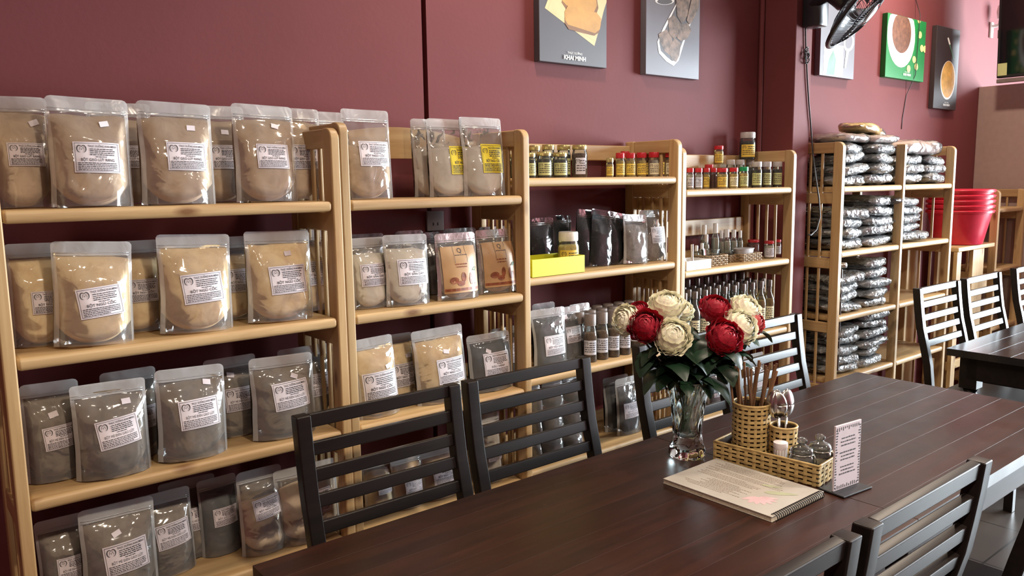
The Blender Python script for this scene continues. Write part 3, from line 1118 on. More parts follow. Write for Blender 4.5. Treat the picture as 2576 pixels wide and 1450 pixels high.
def pack_mesh(w, l, hgt, seed, grow=0.0, amp=1.0):
    """plump sealed pack: rounded-box section, pinched ends, creased all over"""
    nu, nt_ = 16, 28
    vs, fs = [], []
    for i in range(nu + 1):
        a = 2 * i / nu - 1
        a = math.copysign(abs(a) ** 0.8, a)
        tp = max(0.04, (1 - abs(a) ** 5)) ** 0.6
        for k in range(nt_):
            t_ = 2 * PI * k / nt_
            c, q = math.cos(t_), math.sin(t_)
            y = math.copysign(abs(c) ** 0.5, c) * (l / 2 + grow) * (0.55 + 0.45 * tp)
            z = math.copysign(abs(q) ** 0.6, q) * (hgt / 2 + grow) * tp
            p = Vector((a * w / 2, y, z))
            n1 = noise.noise(Vector((p.x * 16 + seed * 5.1, p.y * 16, p.z * 30 + seed)))
            n2 = abs(noise.noise(Vector((p.x * 34 + seed * 2.7, p.y * 34, p.z * 50 - seed))))
            d = (n1 * 0.012 - n2 * 0.016) * amp
            p += Vector((0.3 * d, d * c, d * q * 0.8))
            vs.append(p + Vector((0, 0, hgt / 2)))
    for i in range(nu):
        for k in range(nt_):
            fs.append((i * nt_ + k, i * nt_ + (k + 1) % nt_, (i + 1) * nt_ + (k + 1) % nt_, (i + 1) * nt_ + k))
    fs += [tuple(range(nt_)), tuple(nu * nt_ + k for k in range(nt_ - 1, -1, -1))]
    b = MB()
    b.add(vs, fs)
    return b


PACKV = {}


def pack(name, label, group, cat, loc, w, l, hgt, seed, inner, rotz=0.0, tilt=(0, 0)):
    seed = seed % 5
    k = (round(w, 2), round(l, 2), round(hgt, 3), seed, inner.name)
    if k not in PACKV:
        PACKV[k] = (pack_mesh(w, l, hgt, seed, 0.001).data('wrapper', M['pack_film'] if inner is M['pack_in'] else M['film'], True), pack_mesh(w * 0.9, l * 0.9, hgt * 0.9, seed).data('contents', inner, True))
    t = thing(name, label, cat, loc, (tilt[0], tilt[1], rotz), group)
    link('wrapper', PACKV[k][0], t)
    link('contents', PACKV[k][1], t, (0, 0, hgt * 0.05))
    return t


def pack_stack(desc, group, xs, y, z, n, w, l, hgt, seed, inner=None, taper=0.0):
    """columns of packs lying on top of one another"""
    rnd = random.Random(seed)
    for ci, xc in enumerate(xs):
        for k in range(n if isinstance(n, int) else n[ci]):
            col = '' if len(xs) == 1 else (' left column' if ci == 0 else ' right column')
            lb = 'silvery pack, %s from the bottom,%s of the stack %s' % (ORD[k], col, desc)
            pack('silver_pack', lb, group, 'pack', (xc + rnd.uniform(-0.012, 0.012) - taper * k, y + rnd.uniform(-0.018, 0.01), z + k * hgt * 0.86), w * rnd.uniform(0.94, 1.05), l, hgt, rnd.randint(0, 9), inner or M['pack_in'], rnd.uniform(-0.2, 0.2), (rnd.uniform(-0.08, 0.04), rnd.uniform(-0.08, 0.08)))


S5 = [1.406 + BT, 1.10 + BT, 0.790 + BT, 0.482 + BT]
GP = 'silvery packs in the double-bay unit'
pack_stack('in the top left bay', GP, (3.675, 3.955), 0.135, S5[0], 4, 0.27, 0.23, 0.058, 1)
pack_stack('in the top right bay', GP, (4.28, 4.55), 0.135, S5[0], (3, 3), 0.26, 0.23, 0.056, 2)
pack_stack('in the second left bay', GP, (3.675, 3.955), 0.135, S5[1], (4, 5), 0.27, 0.23, 0.058, 3)
pack_stack('in the second right bay', GP, (4.32,), 0.135, S5[1], (5,), 0.34, 0.23, 0.055, 4, taper=0.022)
pack_stack('in the third left bay', GP, (3.675, 3.955), 0.135, S5[2], (4, 5), 0.27, 0.23, 0.056, 5)
pack_stack('in the fourth left bay', GP, (3.675, 3.955), 0.135, S5[3], (5, 6), 0.27, 0.23, 0.055, 6)
pack('silver_pack', 'pale pack lying across the top of the double-bay unit', GP, 'pack', (3.72, 0.14, S5[0] + 0.205), 0.34, 0.22, 0.05, 2, M['pack_pale'], 0.1)
pack('silver_pack', 'second pale pack on top of the double-bay unit, right of the first', GP, 'pack', (3.98, 0.13, S5[0] + 0.203), 0.26, 0.22, 0.05, 1, M['pack_pale'], -0.1)
pack('yellow_pack', 'yellow pack on the very top of the double-bay unit', None, 'pack', (3.96, 0.15, S5[0] + 0.25), 0.32, 0.16, 0.055, 3, M['pack_yellow'], 0.12, (0, 0.1))
pack('clear_pack', 'large pale clear pack filling the top of the right bay', GP, 'pack', (4.42, 0.13, S5[0] + 0.15), 0.50, 0.22, 0.085, 4, M['pack_pale'], 0.02)
# a dark roll and brown board on the side of the unit
t = thing('dark_bag', 'dark brown bag hanging inside the left end of the double-bay unit', 'bag', (3.60, 0.13, 0.9))
b = MB()
b.box((-0.008, -0.10, -0.36), (0.004, 0.12, 0.14), bev=0.004)
b.build('bag_body', plain('dark brown wrap', srgb(52, 28, 20), 0.4, bump=0.4, bs=30), t, True, 30)
b = MB()
b.tube([(0.0, -0.115, 0.16), (0.0, -0.02, 0.152), (0.0, 0.10, 0.145)], 0.014, 10)
b.build('rolled_top', M['silver_film'], t, True)


# ------------------------------------------------------------------ jars and bottles
M['jar_glass'] = glass('jar glass', (0.93, 0.97, 0.95), 0.05, 0.04, 1.45)
M['red_lid'] = plain('red lid', srgb(186, 40, 50), 0.3)
M['gold_lid'] = plain('pale gold lid', srgb(196, 184, 128), 0.25, metal=0.6)
M['grey_lid'] = plain('grey lid', srgb(186, 182, 182), 0.35)
M['green_lid'] = plain('green lid', srgb(20, 150, 92), 0.3)
M['white_lid'] = plain('white lid', srgb(236, 234, 226), 0.3)
M['lab_green'] = plain('pale green label', srgb(196, 200, 140), 0.5, var=0.05)
M['lab_yellow'] = plain('yellow jar label', srgb(232, 200, 84), 0.5, var=0.05)
M['lab_cream'] = plain('cream jar label', srgb(228, 220, 186), 0.5, var=0.05)
M['lab_white'] = plain('white jar label', srgb(214, 214, 226), 0.5, var=0.05)
C_DARK = powder('dark jar contents', srgb(38, 34, 28), srgb(16, 14, 12), scale=90)
C_BROWN = powder('brown jar contents', srgb(120, 84, 66), srgb(70, 46, 38), scale=90)
C_YEL = powder('yellow jar contents', srgb(222, 196, 110), srgb(196, 160, 80), scale=90)
C_RED = powder('red jar contents', srgb(130, 52, 44), srgb(90, 34, 30), scale=90)
C_WHITE = powder('white jar contents', srgb(214, 206, 196), srgb(180, 170, 160), scale=90)
_jprint = {}


def wrap_print(r, z0, z1, ang, seed, face):
    """small text lines wrapped on a cylinder"""
    rnd = random.Random(seed)
    p = Print2D()
    W_, H_ = r * ang, z1 - z0
    p.logo(-W_ * 0.28, H_ * 0.28, H_ * 0.22)
    for i in range(5):
        p.words(rnd, (-W_ * 0.05 if i < 2 else -W_ * 0.4), W_ * 0.42, H_ * (0.30 - 0.15 * i), H_ * 0.06)
    vs = []
    for x, z in p.v:
        a = face + x / r
        vs.append(Vector((r * math.cos(a), r * math.sin(a), (z0 + z1) / 2 + z)))
    return vs, p.f


def jar(name, label, group, x, y, z, r, h, lid, content, lab, seed=0, lidh=0.2, face=-2.0, square=False, lab_span=1.9, lidr=0.95):
    t = thing(name, label, 'jar', (x, y, z), (0, 0, 0), group)
    key = (round(r, 3), round(h, 3), lid.name, content.name, lab.name if lab else '', lidh, round(face, 1), lab_span)
    if key not in _jprint:
        hb = h * (1 - lidh)
        b = MB()
        b.lathe([(r * 0.9, 0), (r, 0.006), (r, hb * 0.82), (r * 0.86, hb * 0.96), (r * 0.86, hb)], 20)
        gm = b.data('glass_body', M['jar_glass'], True, 50)
        b = MB()
        b.lathe([(r * 0.85, 0.002), (r * 0.94, 0.008), (r * 0.94, hb * 0.78), (r * 0.8, hb * 0.86), (0.0, hb * 0.88)], 18)
        cm = b.data('contents', content, True, 50)
        b = MB()
        lr = r * lidr
        b.lathe([(lr * 0.98, hb), (lr, hb + 0.002), (lr, h - 0.004), (lr * 0.94, h), (0, h)], 22)
        lm = b.data('lid', lid, True, 40)
        la = pm = None
        if lab:
            b = MB()
            z0, z1 = hb * 0.12, hb * 0.70
            b.grid(lambda u, v: Vector(((r + 0.0009) * math.cos(face + (u - 0.5) * lab_span), (r + 0.0009) * math.sin(face + (u - 0.5) * lab_span), z0 + (z1 - z0) * v)), 12, 1)
            la = b.data('label', lab, True)
            vs, fs = wrap_print(r + 0.0016, z0, z1, lab_span, seed, face)
            pm = mesh_data('print', vs, fs, M['ink'])
        _jprint[key] = (gm, cm, lm, la, pm)
    gm, cm, lm, la, pm = _jprint[key]
    link('glass_body', gm, t)
    link('contents', cm, t)
    link('lid', lm, t)
    if la:
        lo = link('label', la, t)
        link('print', pm, lo)
    return t


def jar_px(label, group, pxl, pxr, pyt, y, zs, lid, content, lab, seed=0, name='jar', **kw):
    pm = (pxl + pxr) / 2
    top = at_y(pm, pyt, y)
    h = top.z - zs
    dist = (Vector((top.x, y, zs)) - CAM).length
    # true angular width -> radius
    d1, d2 = pray(pxl, pyt).normalized(), pray(pxr, pyt).normalized()
    r = dist * math.tan(d1.angle(d2) / 2)
    d = CAM - Vector((top.x, y, 0))
    face = math.atan2(d.y, d.x) + 0.15
    return jar(name, label, group, top.x, y, zs, r, h, lid, content, lab, seed, face=face, **kw)


S3 = [z + BT for z in ZB3]
GJ = 'dark jars on the top shelf of the third unit'
k = 0
for (a, c, tp, yy, ct) in ((1283, 1312, 388, 0.10, C_DARK), (1318, 1348, 385, 0.10, C_DARK), (1349, 1388, 382, 0.10, C_DARK), (1389, 1428, 384, 0.10, C_DARK)):
    jar_px('dark jar with pale green label, front row, %s from the left' % ORD[k], GJ, a, c, tp, Y3 + yy, S3[0], M['gold_lid'], ct, M['lab_green'], k, lidh=0.16)
    k += 1
for k, (a, c, tp) in enumerate(((1262, 1296, 366), (1330, 1360, 366), (1362, 1396, 364), (1400, 1436, 365))):
    jar_px('tall dark jar with gold lid, back row, %s from the left' % ORD[k], GJ, a, c, tp, Y3 + 0.19, S3[0], M['gold_lid'], C_DARK, M['lab_green'], k, lidh=0.16)
jar_px('brown jar with white label, right end of the dark jars', GJ, 1438, 1478, 365, Y3 + 0.14, S3[0], M['gold_lid'], C_BROWN, M['lab_white'], 3, lidh=0.14, lab_span=1.3)
GR = 'small red-lidded jars on the top shelf of the third unit'
RJ = ((1524, 1544, 398, C_YEL, M['lab_yellow'], M['gold_lid'], 0.07), (1548, 1572, 385, C_YEL, M['lab_yellow'], M['red_lid'], 0.10), (1573, 1599, 385, C_YEL, M['lab_yellow'], M['red_lid'], 0.10),
      (1600, 1627, 384, C_YEL, M['lab_yellow'], M['red_lid'], 0.10), (1631, 1659, 383, C_WHITE, M['lab_cream'], M['red_lid'], 0.10), (1672, 1703, 382, C_YEL, M['lab_cream'], M['red_lid'], 0.06))
for k, (a, c, tp, ct, lb, ld, yy) in enumerate(RJ):
    jar_px('small yellow jar with a %s, %s from left in the red-lidded row' % ('gold lid' if k == 0 else 'red lid', ORD[k]), GR, a, c, tp, Y3 + yy, S3[0], ld, ct, lb, k, lidh=0.22)
for k, (a, c, tp) in enumerate(((1560, 1584, 381), (1612, 1640, 380), (1650, 1678, 379))):
    jar_px('small red-lidded jar in the back row, %s from the left' % ORD[k], GR, a, c, tp, Y3 + 0.19, S3[0], M['red_lid'], C_RED, M['lab_yellow'], k, lidh=0.22)

# fourth unit, top shelf
S4 = [z + BT for z in (1.410, 1.094, 0.785, 0.475)]
GK = 'jars on the top shelf of the fourth unit'
for k, (a, c, tp, yy, ct, lb, ld, nm) in enumerate((
        (1727, 1746, 423, 0.05, C_WHITE, M['lab_white'], M['red_lid'], 'slim red-lidded jar with white label, leftmost on the fourth unit'),
        (1748, 1768, 423, 0.05, C_WHITE, M['lab_white'], M['red_lid'], 'slim red-lidded jar with white label, second on the fourth unit'),
        (1769, 1786, 423, 0.12, C_YEL, M['lab_yellow'], M['red_lid'], 'red-lidded jar with amber label behind the slim white ones'),
        (1787, 1804, 423, 0.12, C_RED, None, M['red_lid'], 'red-lidded jar of red paste without a label'),
        (1803, 1832, 423, 0.06, C_YEL, M['lab_yellow'], M['red_lid'], 'broad red-lidded jar with orange-yellow label'),
        (1834, 1858, 422, 0.06, C_YEL, M['lab_cream'], M['red_lid'], 'red-lidded jar of pale yellow paste beside the green-lidded one'),
        (1859, 1884, 420, 0.06, C_YEL, M['lab_green'], M['green_lid'], 'jar with a bright green lid'),
        (1890, 1918, 407, 0.07, C_DARK, M['lab_green'], M['grey_lid'], 'dark jar with grey lid, left of three at the right post'),
        (1918, 1942, 407, 0.07, C_DARK, M['lab_green'], M['grey_lid'], 'dark jar with grey lid, middle of three at the right post'),
        (1943, 1969, 407, 0.07, C_DARK, M['lab_green'], M['grey_lid'], 'dark jar with grey lid, right of three at the right post'))):
    jar_px(nm, GK, a, c, tp, Y3 + yy, S4[0], ld, ct, lb, k, lidh=0.2)
for k, (a, c, tp) in enumerate(((1826, 1850, 402), (1850, 1874, 402), (1876, 1898, 402), (1772, 1796, 414))):
    jar_px('dark back-row jar on the fourth unit, %s' % ('red lid, behind the slim jars' if k == 3 else 'grey lid, ' + ORD[k] + ' from the left'), GK, a, c, tp, Y3 + 0.2, S4[0], M['grey_lid'] if k < 3 else M['red_lid'], C_DARK, None, k, lidh=0.18)
zj = at_y(1800, 420, Y3 + 0.2).z
jar_px('red-lidded yellow jar stacked above the row on the fourth unit', GK, 1796, 1821, 367, Y3 + 0.2, at_y(1785, 414, Y3 + 0.2).z, M['red_lid'], C_YEL, M['lab_yellow'], 2, lidh=0.2)
jar_px('big dark jar with grey lid stacked highest on the fourth unit', GK, 1861, 1902, 333, Y3 + 0.2, at_y(1880, 402, Y3 + 0.2).z, M['grey_lid'], C_DARK, M['lab_yellow'], 5, lidh=0.22)

# ---- third unit, second shelf: yellow-green box, yellow jar, black bags
M['lime'] = plain('yellow-green card', srgb(206, 208, 40), 0.5, var=0.03)
zs = S3[1]
c0, c1 = at_y(1339, 700, Y3 + 0.005), at_y(1471, 690, Y3 + 0.005)
hb = at_y(1405, 648, Y3 + 0.005).z - zs
t = thing('open_box', 'bright yellow-green open card box on the third unit', 'box', ((c0.x + c1.x) / 2, Y3 + 0.07, zs))
w2 = (c1.x - c0.x) / 2
for nm, lo, hi in (('front_panel', (-w2, -0.065, 0), (w2, -0.062, hb)), ('back_panel', (-w2, 0.062, 0), (w2, 0.065, hb)), ('side_panel', (-w2, -0.062, 0), (-w2 + 0.003, 0.062, hb)), ('side_panel', (w2 - 0.003, -0.062, 0), (w2, 0.062, hb)), ('bottom_panel', (-w2, -0.062, 0), (w2, 0.062, 0.003))):
    b = MB()
    b.box(lo, hi, bev=0.0008)
    b.build(nm, M['lime'], t)
jar_px('jar with white lid and yellow label standing in the yellow-green box', None, 1402, 1457, 583, Y3 + 0.075, zs + 0.004, M['white_lid'], C_YEL, M['lab_yellow'], 1, lidh=0.24, lidr=0.9)
GB = 'black seaweed bags on the third unit'
BK = dict(lab=None, fill=0.9, simple=True, filmm=(M['film_clear'], M['film_clear']))
for k, (a, c, tp, yy, rl) in enumerate(((1336, 1398, 548, 0.16, 0), (1376, 1440, 542, 0.18, 2), (1446, 1502, 528, 0.10, 6), (1482, 1540, 528, 0.08, 8), (1520, 1572, 534, 0.08, 9))):
    P('black bag of dried seaweed, %s from the left on the third unit' % ORD[k], a, c, tp, Y3 + yy, zs, 'black', 71 + k, GB, d=0.035, roll=rl, name='seaweed_bag', **BK)
P('grey pouch with a bright crease, right of the black bags', 1568, 1630, 540, Y3 + 0.04, zs, 'clear', 78, 'clear pouches on the third unit', d=0.05, lab=None, fill=0.8, roll=3)
P('clear pouch with a white label against the right post of the third unit', 1616, 1676, 528, Y3 + 0.07, zs, 'clear', 79, 'clear pouches on the third unit', d=0.04, product='RONG BIỂN', lab=(0.1, 0.5, 0.62), fill=0.5)

# third shelf: bluish pouches and spice bottles
zs = S3[2]
GD = 'bluish dark pouches on the third unit'
P('bluish dark pouch with white label, front left on the third unit', 1343, 1426, 776, Y3 + 0.02, zs, 'dark', 81, GD, d=0.05, product='BỘT TẢO XANH', lab=(0.06, 0.42, 0.62), fill=0.7, tagpos=(0.05, 0.74))
P('bluish dark pouch, second in the row of the third unit', 1398, 1466, 772, Y3 + 0.08, zs, 'dark', 82, GD, d=0.045, product='BỘT TẢO XANH', lab=(0.1, 0.5, 0.6), fill=0.74, tagpos=(-0.1, 0.82))
P('bluish dark pouch at the right end of the row, narrow label', 1438, 1490, 764, Y3 + 0.09, zs, 'dark', 83, GD, d=0.045, product='BỘT TẢO XANH', lab=(0.12, 0.5, 0.56), fill=0.74)
P('bluish dark pouch hidden behind the front row of the third unit', 1345, 1402, 762, Y3 + 0.16, zs, 'dark', 84, GD, d=0.045, lab=None, fill=0.7, simple=True)

M['bottle_brown'] = glass('amber bottle glass', (0.62, 0.46, 0.34), 0.12, 0.05)
M['bottle_oil'] = glass('clear bottle glass', (0.86, 0.88, 0.84), 0.05, 0.04)
M['cap_grey'] = plain('grey brown cap', srgb(140, 128, 122), 0.45)
M['cap_dark'] = plain('pewter cap', srgb(108, 98, 94), 0.35, metal=0.4)
C_SPICE = powder('brown spice', srgb(128, 92, 62), srgb(80, 54, 38), scale=120)
C_OIL = plain('golden oil', srgb(150, 118, 44), 0.3)
C_SOY = plain('dark soy sauce', srgb(34, 20, 16), 0.3)
_bot = {}


def bottle(label, group, x, y, z, r, h, glassm, content, capm, lab, face, neck=0.42, seed=0, name='bottle', capfrac=0.16):
    t = thing(name, label, 'bottle', (x, y, z), (0, 0, 0), group)
    key = (round(r, 3), round(h, 3), glassm.name, content.name, capm.name, lab.name if lab else '', round(face, 1), neck)
    if key not in _bot:
        b = MB()
        zn = h * (1 - capfrac)
        b.lathe([(r * 0.9, 0), (r, 0.005), (r, h * 0.55), (r * 0.9, h * 0.62), (r * neck, h * 0.76), (r * neck, zn)], 16)
        gm = b.data('glass_body', glassm, True, 60)
        b = MB()
        b.lathe([(r * 0.82, 0.003), (r * 0.93, 0.008), (r * 0.93, h * 0.53), (r * 0.8, h * 0.6), (0, h * 0.61)], 14)
        cm = b.data('contents', content, True, 60)
        b = MB()
        rc = r * neck * 1.18
        b.lathe([(rc, zn - 0.004), (rc, h - 0.003), (rc * 0.9, h), (0, h)], 16)
        km = b.data('cap', capm, True, 40)
        lm = pm = None
        if lab:
            b = MB()
            z0, z1 = h * 0.16, h * 0.46
            b.grid(lambda u, v: Vector(((r + 0.0008) * math.cos(face + (u - 0.5) * 2.0), (r + 0.0008) * math.sin(face + (u - 0.5) * 2.0), z0 + (z1 - z0) * v)), 10, 1)
            lm = b.data('label', lab, True)
            vs, fs = wrap_print(r + 0.0014, z0, z1, 2.0, seed, face)
            pm = mesh_data('print', vs, fs, M['ink'])
        _bot[key] = (gm, cm, km, lm, pm)
    gm, cm, km, lm, pm = _bot[key]
    link('glass_body', gm, t)
    link('contents', cm, t)
    link('cap', km, t)
    if lm:
        lo = link('label', lm, t)
        link('print', pm, lo)
    return t


def face_to_cam(x, y):
    return math.atan2(CAM.y - y, CAM.x - x)


GS = 'spice bottles on the third unit'
k = 0
for row, (yy, xs) in enumerate(((Y3 + 0.06, (1.985, 2.045, 2.105, 2.165)), (Y3 + 0.12, (1.985, 2.045, 2.105, 2.165, 2.225, 2.285)), (Y3 + 0.18, (2.02, 2.08, 2.14, 2.20, 2.26, 2.32)))):
    for i, x in enumerate(xs):
        bottle('brown spice bottle with grey cap, %s row, %s from the left' % (('front', 'middle', 'back')[row], ORD[i]), GS, x, yy, zs, 0.025, 0.175, M['jar_glass'], C_SPICE, M['cap_grey'], M['lab_white'] if row < 2 else None, face_to_cam(x, yy), neck=0.72, seed=i, name='spice_bottle', capfrac=0.22)

# fourth shelf of third unit: brown mushroom bags in stacks, dark pouches
zs = S3[3]
GM_ = 'brown mushroom bags behind the chair backs'
for ci, (a, c) in enumerate(((1338, 1364), (1366, 1420), (1420, 1470))):
    for k in range(3):
        xl, xr = at_y(a, 1100, Y3 + 0.04).x, at_y(c, 1100, Y3 + 0.04).x
        b = pouch('mushroom_bag', 'brown bag of dried mushrooms, %s column, %s from the bottom' % (('left', 'middle', 'right')[ci], ORD[k]), GM_, (xl + xr) / 2, Y3 + 0.05, zs + 0.001 + 0.094 * k, xr - xl, 0.092, 0.06, 'brown', 90 + ci * 3 + k, lab=None, fill=0.9, lean=0, simple=True)
P('dark pouch with white label on the bottom of the third unit', 1552, 1612, 948, Y3 + 0.05, zs, 'dark', 101, 'dark pouches on the fourth shelf', d=0.05, product='BỘT ĐẬU ĐỎ', lab=(0.0, 0.42, 0.6), fill=0.7)
P('dark pouch leaning behind the labelled one on the third unit', 1522, 1584, 946, Y3 + 0.11, zs, 'dark', 102, 'dark pouches on the fourth shelf', d=0.05, product='BỘT ĐẬU ĐỎ', lab=(0.1, 0.5, 0.6), fill=0.7)
# fourth unit second shelf
zs = S4[1]
zr = at_y(1790, 590, Y3 + SD - 0.03).z
link('back_rail', boxmesh('back_rail', (0.73, 0.016, 0.07), M['pine_x']), U4, (-0.365, SD / 2 - 0.022, zr))
c0, c1 = at_y(1722, 680, Y3 + 0.02), at_y(1784, 680, Y3 + 0.02)
hh = at_y(1750, 655, Y3 + 0.02).z - zs
t = thing('white_tray', 'low white box with pens on the fourth unit', 'box', ((c0.x + c1.x) / 2, Y3 + 0.06, zs))
w2 = (c1.x - c0.x) / 2
b = MB()
for lo, hi in (((-w2, -0.05, 0), (w2, -0.046, hh)), ((-w2, 0.046, 0), (w2, 0.05, hh)), ((-w2, -0.046, 0), (-w2 + 0.004, 0.046, hh)), ((w2 - 0.004, -0.046, 0), (w2, 0.046, hh)), ((-w2, -0.046, 0), (w2, 0.046, 0.003))):
    b.box(lo, hi, bev=0.001)
b.build('tray_body', M['white'], t)
pr = Print2D()
pr.rect(-0.03, 0.4 * hh, 0.0, 0.55 * hh)
pr.rect(-0.02, 0.25 * hh, 0.012, 0.35 * hh)
link('print', mesh_data('print', [Vector((x, -0.0505, z)) for x, z in pr.v], pr.f, M['lab_green']), t)
bx, by = (c0.x + c1.x) / 2, Y3 + 0.06
for k, (dx, dx2, hgt, mt) in enumerate(((-0.03, -0.05, 0.12, 'white'), (-0.01, -0.045, 0.115, 'white'), (0.02, 0.03, 0.09, 'steel'))):
    tt = thing('marker_pen', '%s pen standing in the low white box' % ('left white', 'right white', 'silver')[k], 'pen', (bx + dx, by, zs + 0.004), group='pens in the white box')
    b = MB()
    b.tube([(0, 0, 0), (dx2 - dx, 0.01, hgt * 0.7)], 0.0055, 10)
    b.build('barrel', M[mt], tt, True, 40)
    b = MB()
    b.tube([((dx2 - dx), 0.01, hgt * 0.7), ((dx2 - dx) * 1.42, 0.0142, hgt)], 0.0065, 10)
    b.build('pen_cap', M[mt], tt, True, 40)
M['wicker'] = plain('brown wicker', srgb(150, 126, 96), 0.6, var=0.3, vs=60)
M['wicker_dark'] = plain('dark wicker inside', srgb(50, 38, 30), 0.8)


def small_basket(label, x, y, z, w, d, h, group):
    t = thing('wicker_basket', label, 'basket', (x, y, z), group=group)
    nst = 14
    per = [(-w / 2, -d / 2), (w / 2, -d / 2), (w / 2, d / 2), (-w / 2, d / 2)]

    def path(s):
        L = [w, d, w, d]
        s = (s % 1.0) * 2 * (w + d)
        for i in range(4):
            if s <= L[i]:
                a, c = per[i], per[(i + 1) % 4]
                q = s / L[i]
                nx, ny = ((0, -1), (1, 0), (0, 1), (-1, 0))[i]
                return Vector((a[0] + (c[0] - a[0]) * q, a[1] + (c[1] - a[1]) * q, 0)), Vector((nx, ny, 0))
            s -= L[i]
        return Vector((per[0][0], per[0][1], 0)), Vector((-1, 0, 0))
    rows = 5
    for r_ in range(rows):
        b = MB()
        pts = []
        n = nst * 4
        for i in range(n):
            p, nn = path(i / n)
            pts.append(p + nn * 0.0035 * math.sin(PI * 2 * i / 4 + PI * r_) + Vector((0, 0, h * (r_ + 0.5) / rows)))
        b.tube(pts, h / rows * 0.42, 6, closed=True)
        b.build('weave_strand', M['wicker'], t, True)
    b = MB()
    for i in range(nst * 2):
        p, nn = path((i + 0.5) / (nst * 2))
        b.tube([p, p + Vector((0, 0, h))], 0.0025, 5)
    o = b.build('stakes', M['wicker'], t, True)
    o['kind'] = 'stuff'
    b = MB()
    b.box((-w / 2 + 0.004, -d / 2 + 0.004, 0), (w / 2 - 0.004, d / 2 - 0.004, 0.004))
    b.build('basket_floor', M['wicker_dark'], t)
    return t


GW = 'wicker baskets on the fourth unit'
for k, (a, c, yy, tp) in enumerate(((1788, 1832, 0.035, 642), (1834, 1862, 0.075, 641), (1868, 1917, 0.045, 637))):
    c0, c1 = at_y(a, 660, Y3 + yy), at_y(c, 660, Y3 + yy)
    hh = at_y((a + c) / 2, tp, Y3 + yy).z - zs
    small_basket('small wicker basket, %s of three on the fourth unit' % ('left', 'middle', 'right')[k], (c0.x + c1.x) / 2, Y3 + yy + 0.045, zs, c1.x - c0.x - 0.006, 0.085, hh, GW)
    tt = thing('clear_tub', 'clear plastic tub resting in the %s wicker basket' % ('left', 'middle', 'right')[k], 'tub', ((c0.x + c1.x) / 2, Y3 + yy + 0.045, zs + 0.006), group='clear tubs in the baskets')
    b = MB()
    rr = min(c1.x - c0.x, 0.085) * 0.40
    b.lathe([(rr * 0.8, 0), (rr, hh * 1.25), (rr * 1.05, hh * 1.28), (rr * 1.05, hh * 1.36), (0, hh * 1.38)], 18, sx=(c1.x - c0.x - 0.02) / 2 / rr / 1.1)
    b.build('tub_body', M['jar_glass'] if k != 2 else M['grey_lid'], tt, True, 40)
C_LIQ = plain('milky liquid', srgb(190, 186, 176), 0.4)
GV = 'small vials at the back of the fourth unit'
for k, (px, tp, yy, r_) in enumerate(((1752, 618, 0.12, 0.012), (1766, 612, 0.13, 0.012), (1777, 590, 0.18, 0.014), (1772, 566, 0.21, 0.016), (1800, 562, 0.20, 0.018), (1815, 580, 0.2, 0.014), (1828, 577, 0.19, 0.02), (1846, 578, 0.19, 0.018), (1862, 580, 0.2, 0.014))):
    q = at_y(px, tp, Y3 + yy)
    bottle('small white vial with a tapered cap, %s from the left on the fourth unit' % ORD[k], GV, q.x, Y3 + yy, zs, r_, q.z - zs, M['bottle_oil'], C_LIQ, M['white'], None, -2, neck=0.5, name='dropper_bottle', capfrac=0.24)
jar_px('jar with red lid and silver label, left of two on the fourth unit', 'red-lidded jars on the second shelf', 1922, 1949, 606, Y3 + 0.07, zs, M['red_lid'], C_WHITE, M['lab_white'], 1, lidh=0.16)
jar_px('jar with red lid and silver label, right of two on the fourth unit', 'red-lidded jars on the second shelf', 1946, 1966, 603, Y3 + 0.13, zs, M['red_lid'], C_RED, M['lab_white'], 2, lidh=0.16)
jar_px('jar with red lid behind the right wicker basket', 'red-lidded jars on the second shelf', 1880, 1912, 603, Y3 + 0.18, zs, M['red_lid'], C_RED, None, 2, lidh=0.16)
# third shelf: rows of sauce bottles
zs = S4[2]
GO = 'sauce bottles in rows on the fourth unit'
for row, yy in enumerate((0.05, 0.105, 0.16, 0.215)):
    n = 10
    for i in range(n):
        x = 2.50 + 0.066 * i + (0.03 if row % 2 else 0)
        if x > 3.13:
            continue
        oil = i >= n - 3
        bottle('%s bottle with pewter cap, %s row, %s from the left' % ('golden oil' if oil else 'dark sauce', ('front', 'second', 'third', 'back')[row], ORD[i]), GO, x, Y3 + yy, zs, 0.026, 0.215 if row < 3 else 0.235, M['bottle_oil'], C_OIL if oil else C_SOY, M['cap_dark'], M['lab_cream'] if row == 0 else None, face_to_cam(x, Y3 + yy), neck=0.42, seed=i, name='sauce_bottle', capfrac=0.12)
# fourth shelf: packs and pouches behind chairs
zs = S4[3]
c = at_y(1905, 920, Y3 + 0.12)
P('pouch with white label low on the fourth unit, left of the chopsticks', 1780, 1830, 905, Y3 + 0.03, zs, 'clear', 111, 'pouches on the lowest visible shelf of the fourth unit', d=0.05, lab=(0.0, 0.42, 0.62), fill=0.7)
P('pouch with white label low on the fourth unit, right of the chopsticks', 1876, 1925, 890, Y3 + 0.03, zs, 'clear', 112, 'pouches on the lowest visible shelf of the fourth unit', d=0.05, lab=(0.1, 0.42, 0.6), fill=0.7)
P('pouch low on the fourth unit seen through the third chair back', 1690, 1745, 915, Y3 + 0.05, zs, 'white', 113, 'pouches on the lowest visible shelf of the fourth unit', d=0.05, lab=(0.1, 0.42, 0.6), fill=0.7)

# ------------------------------------------------------------------ dining tables
TZ = 0.75
TY0, TY1 = -1.19, -0.455


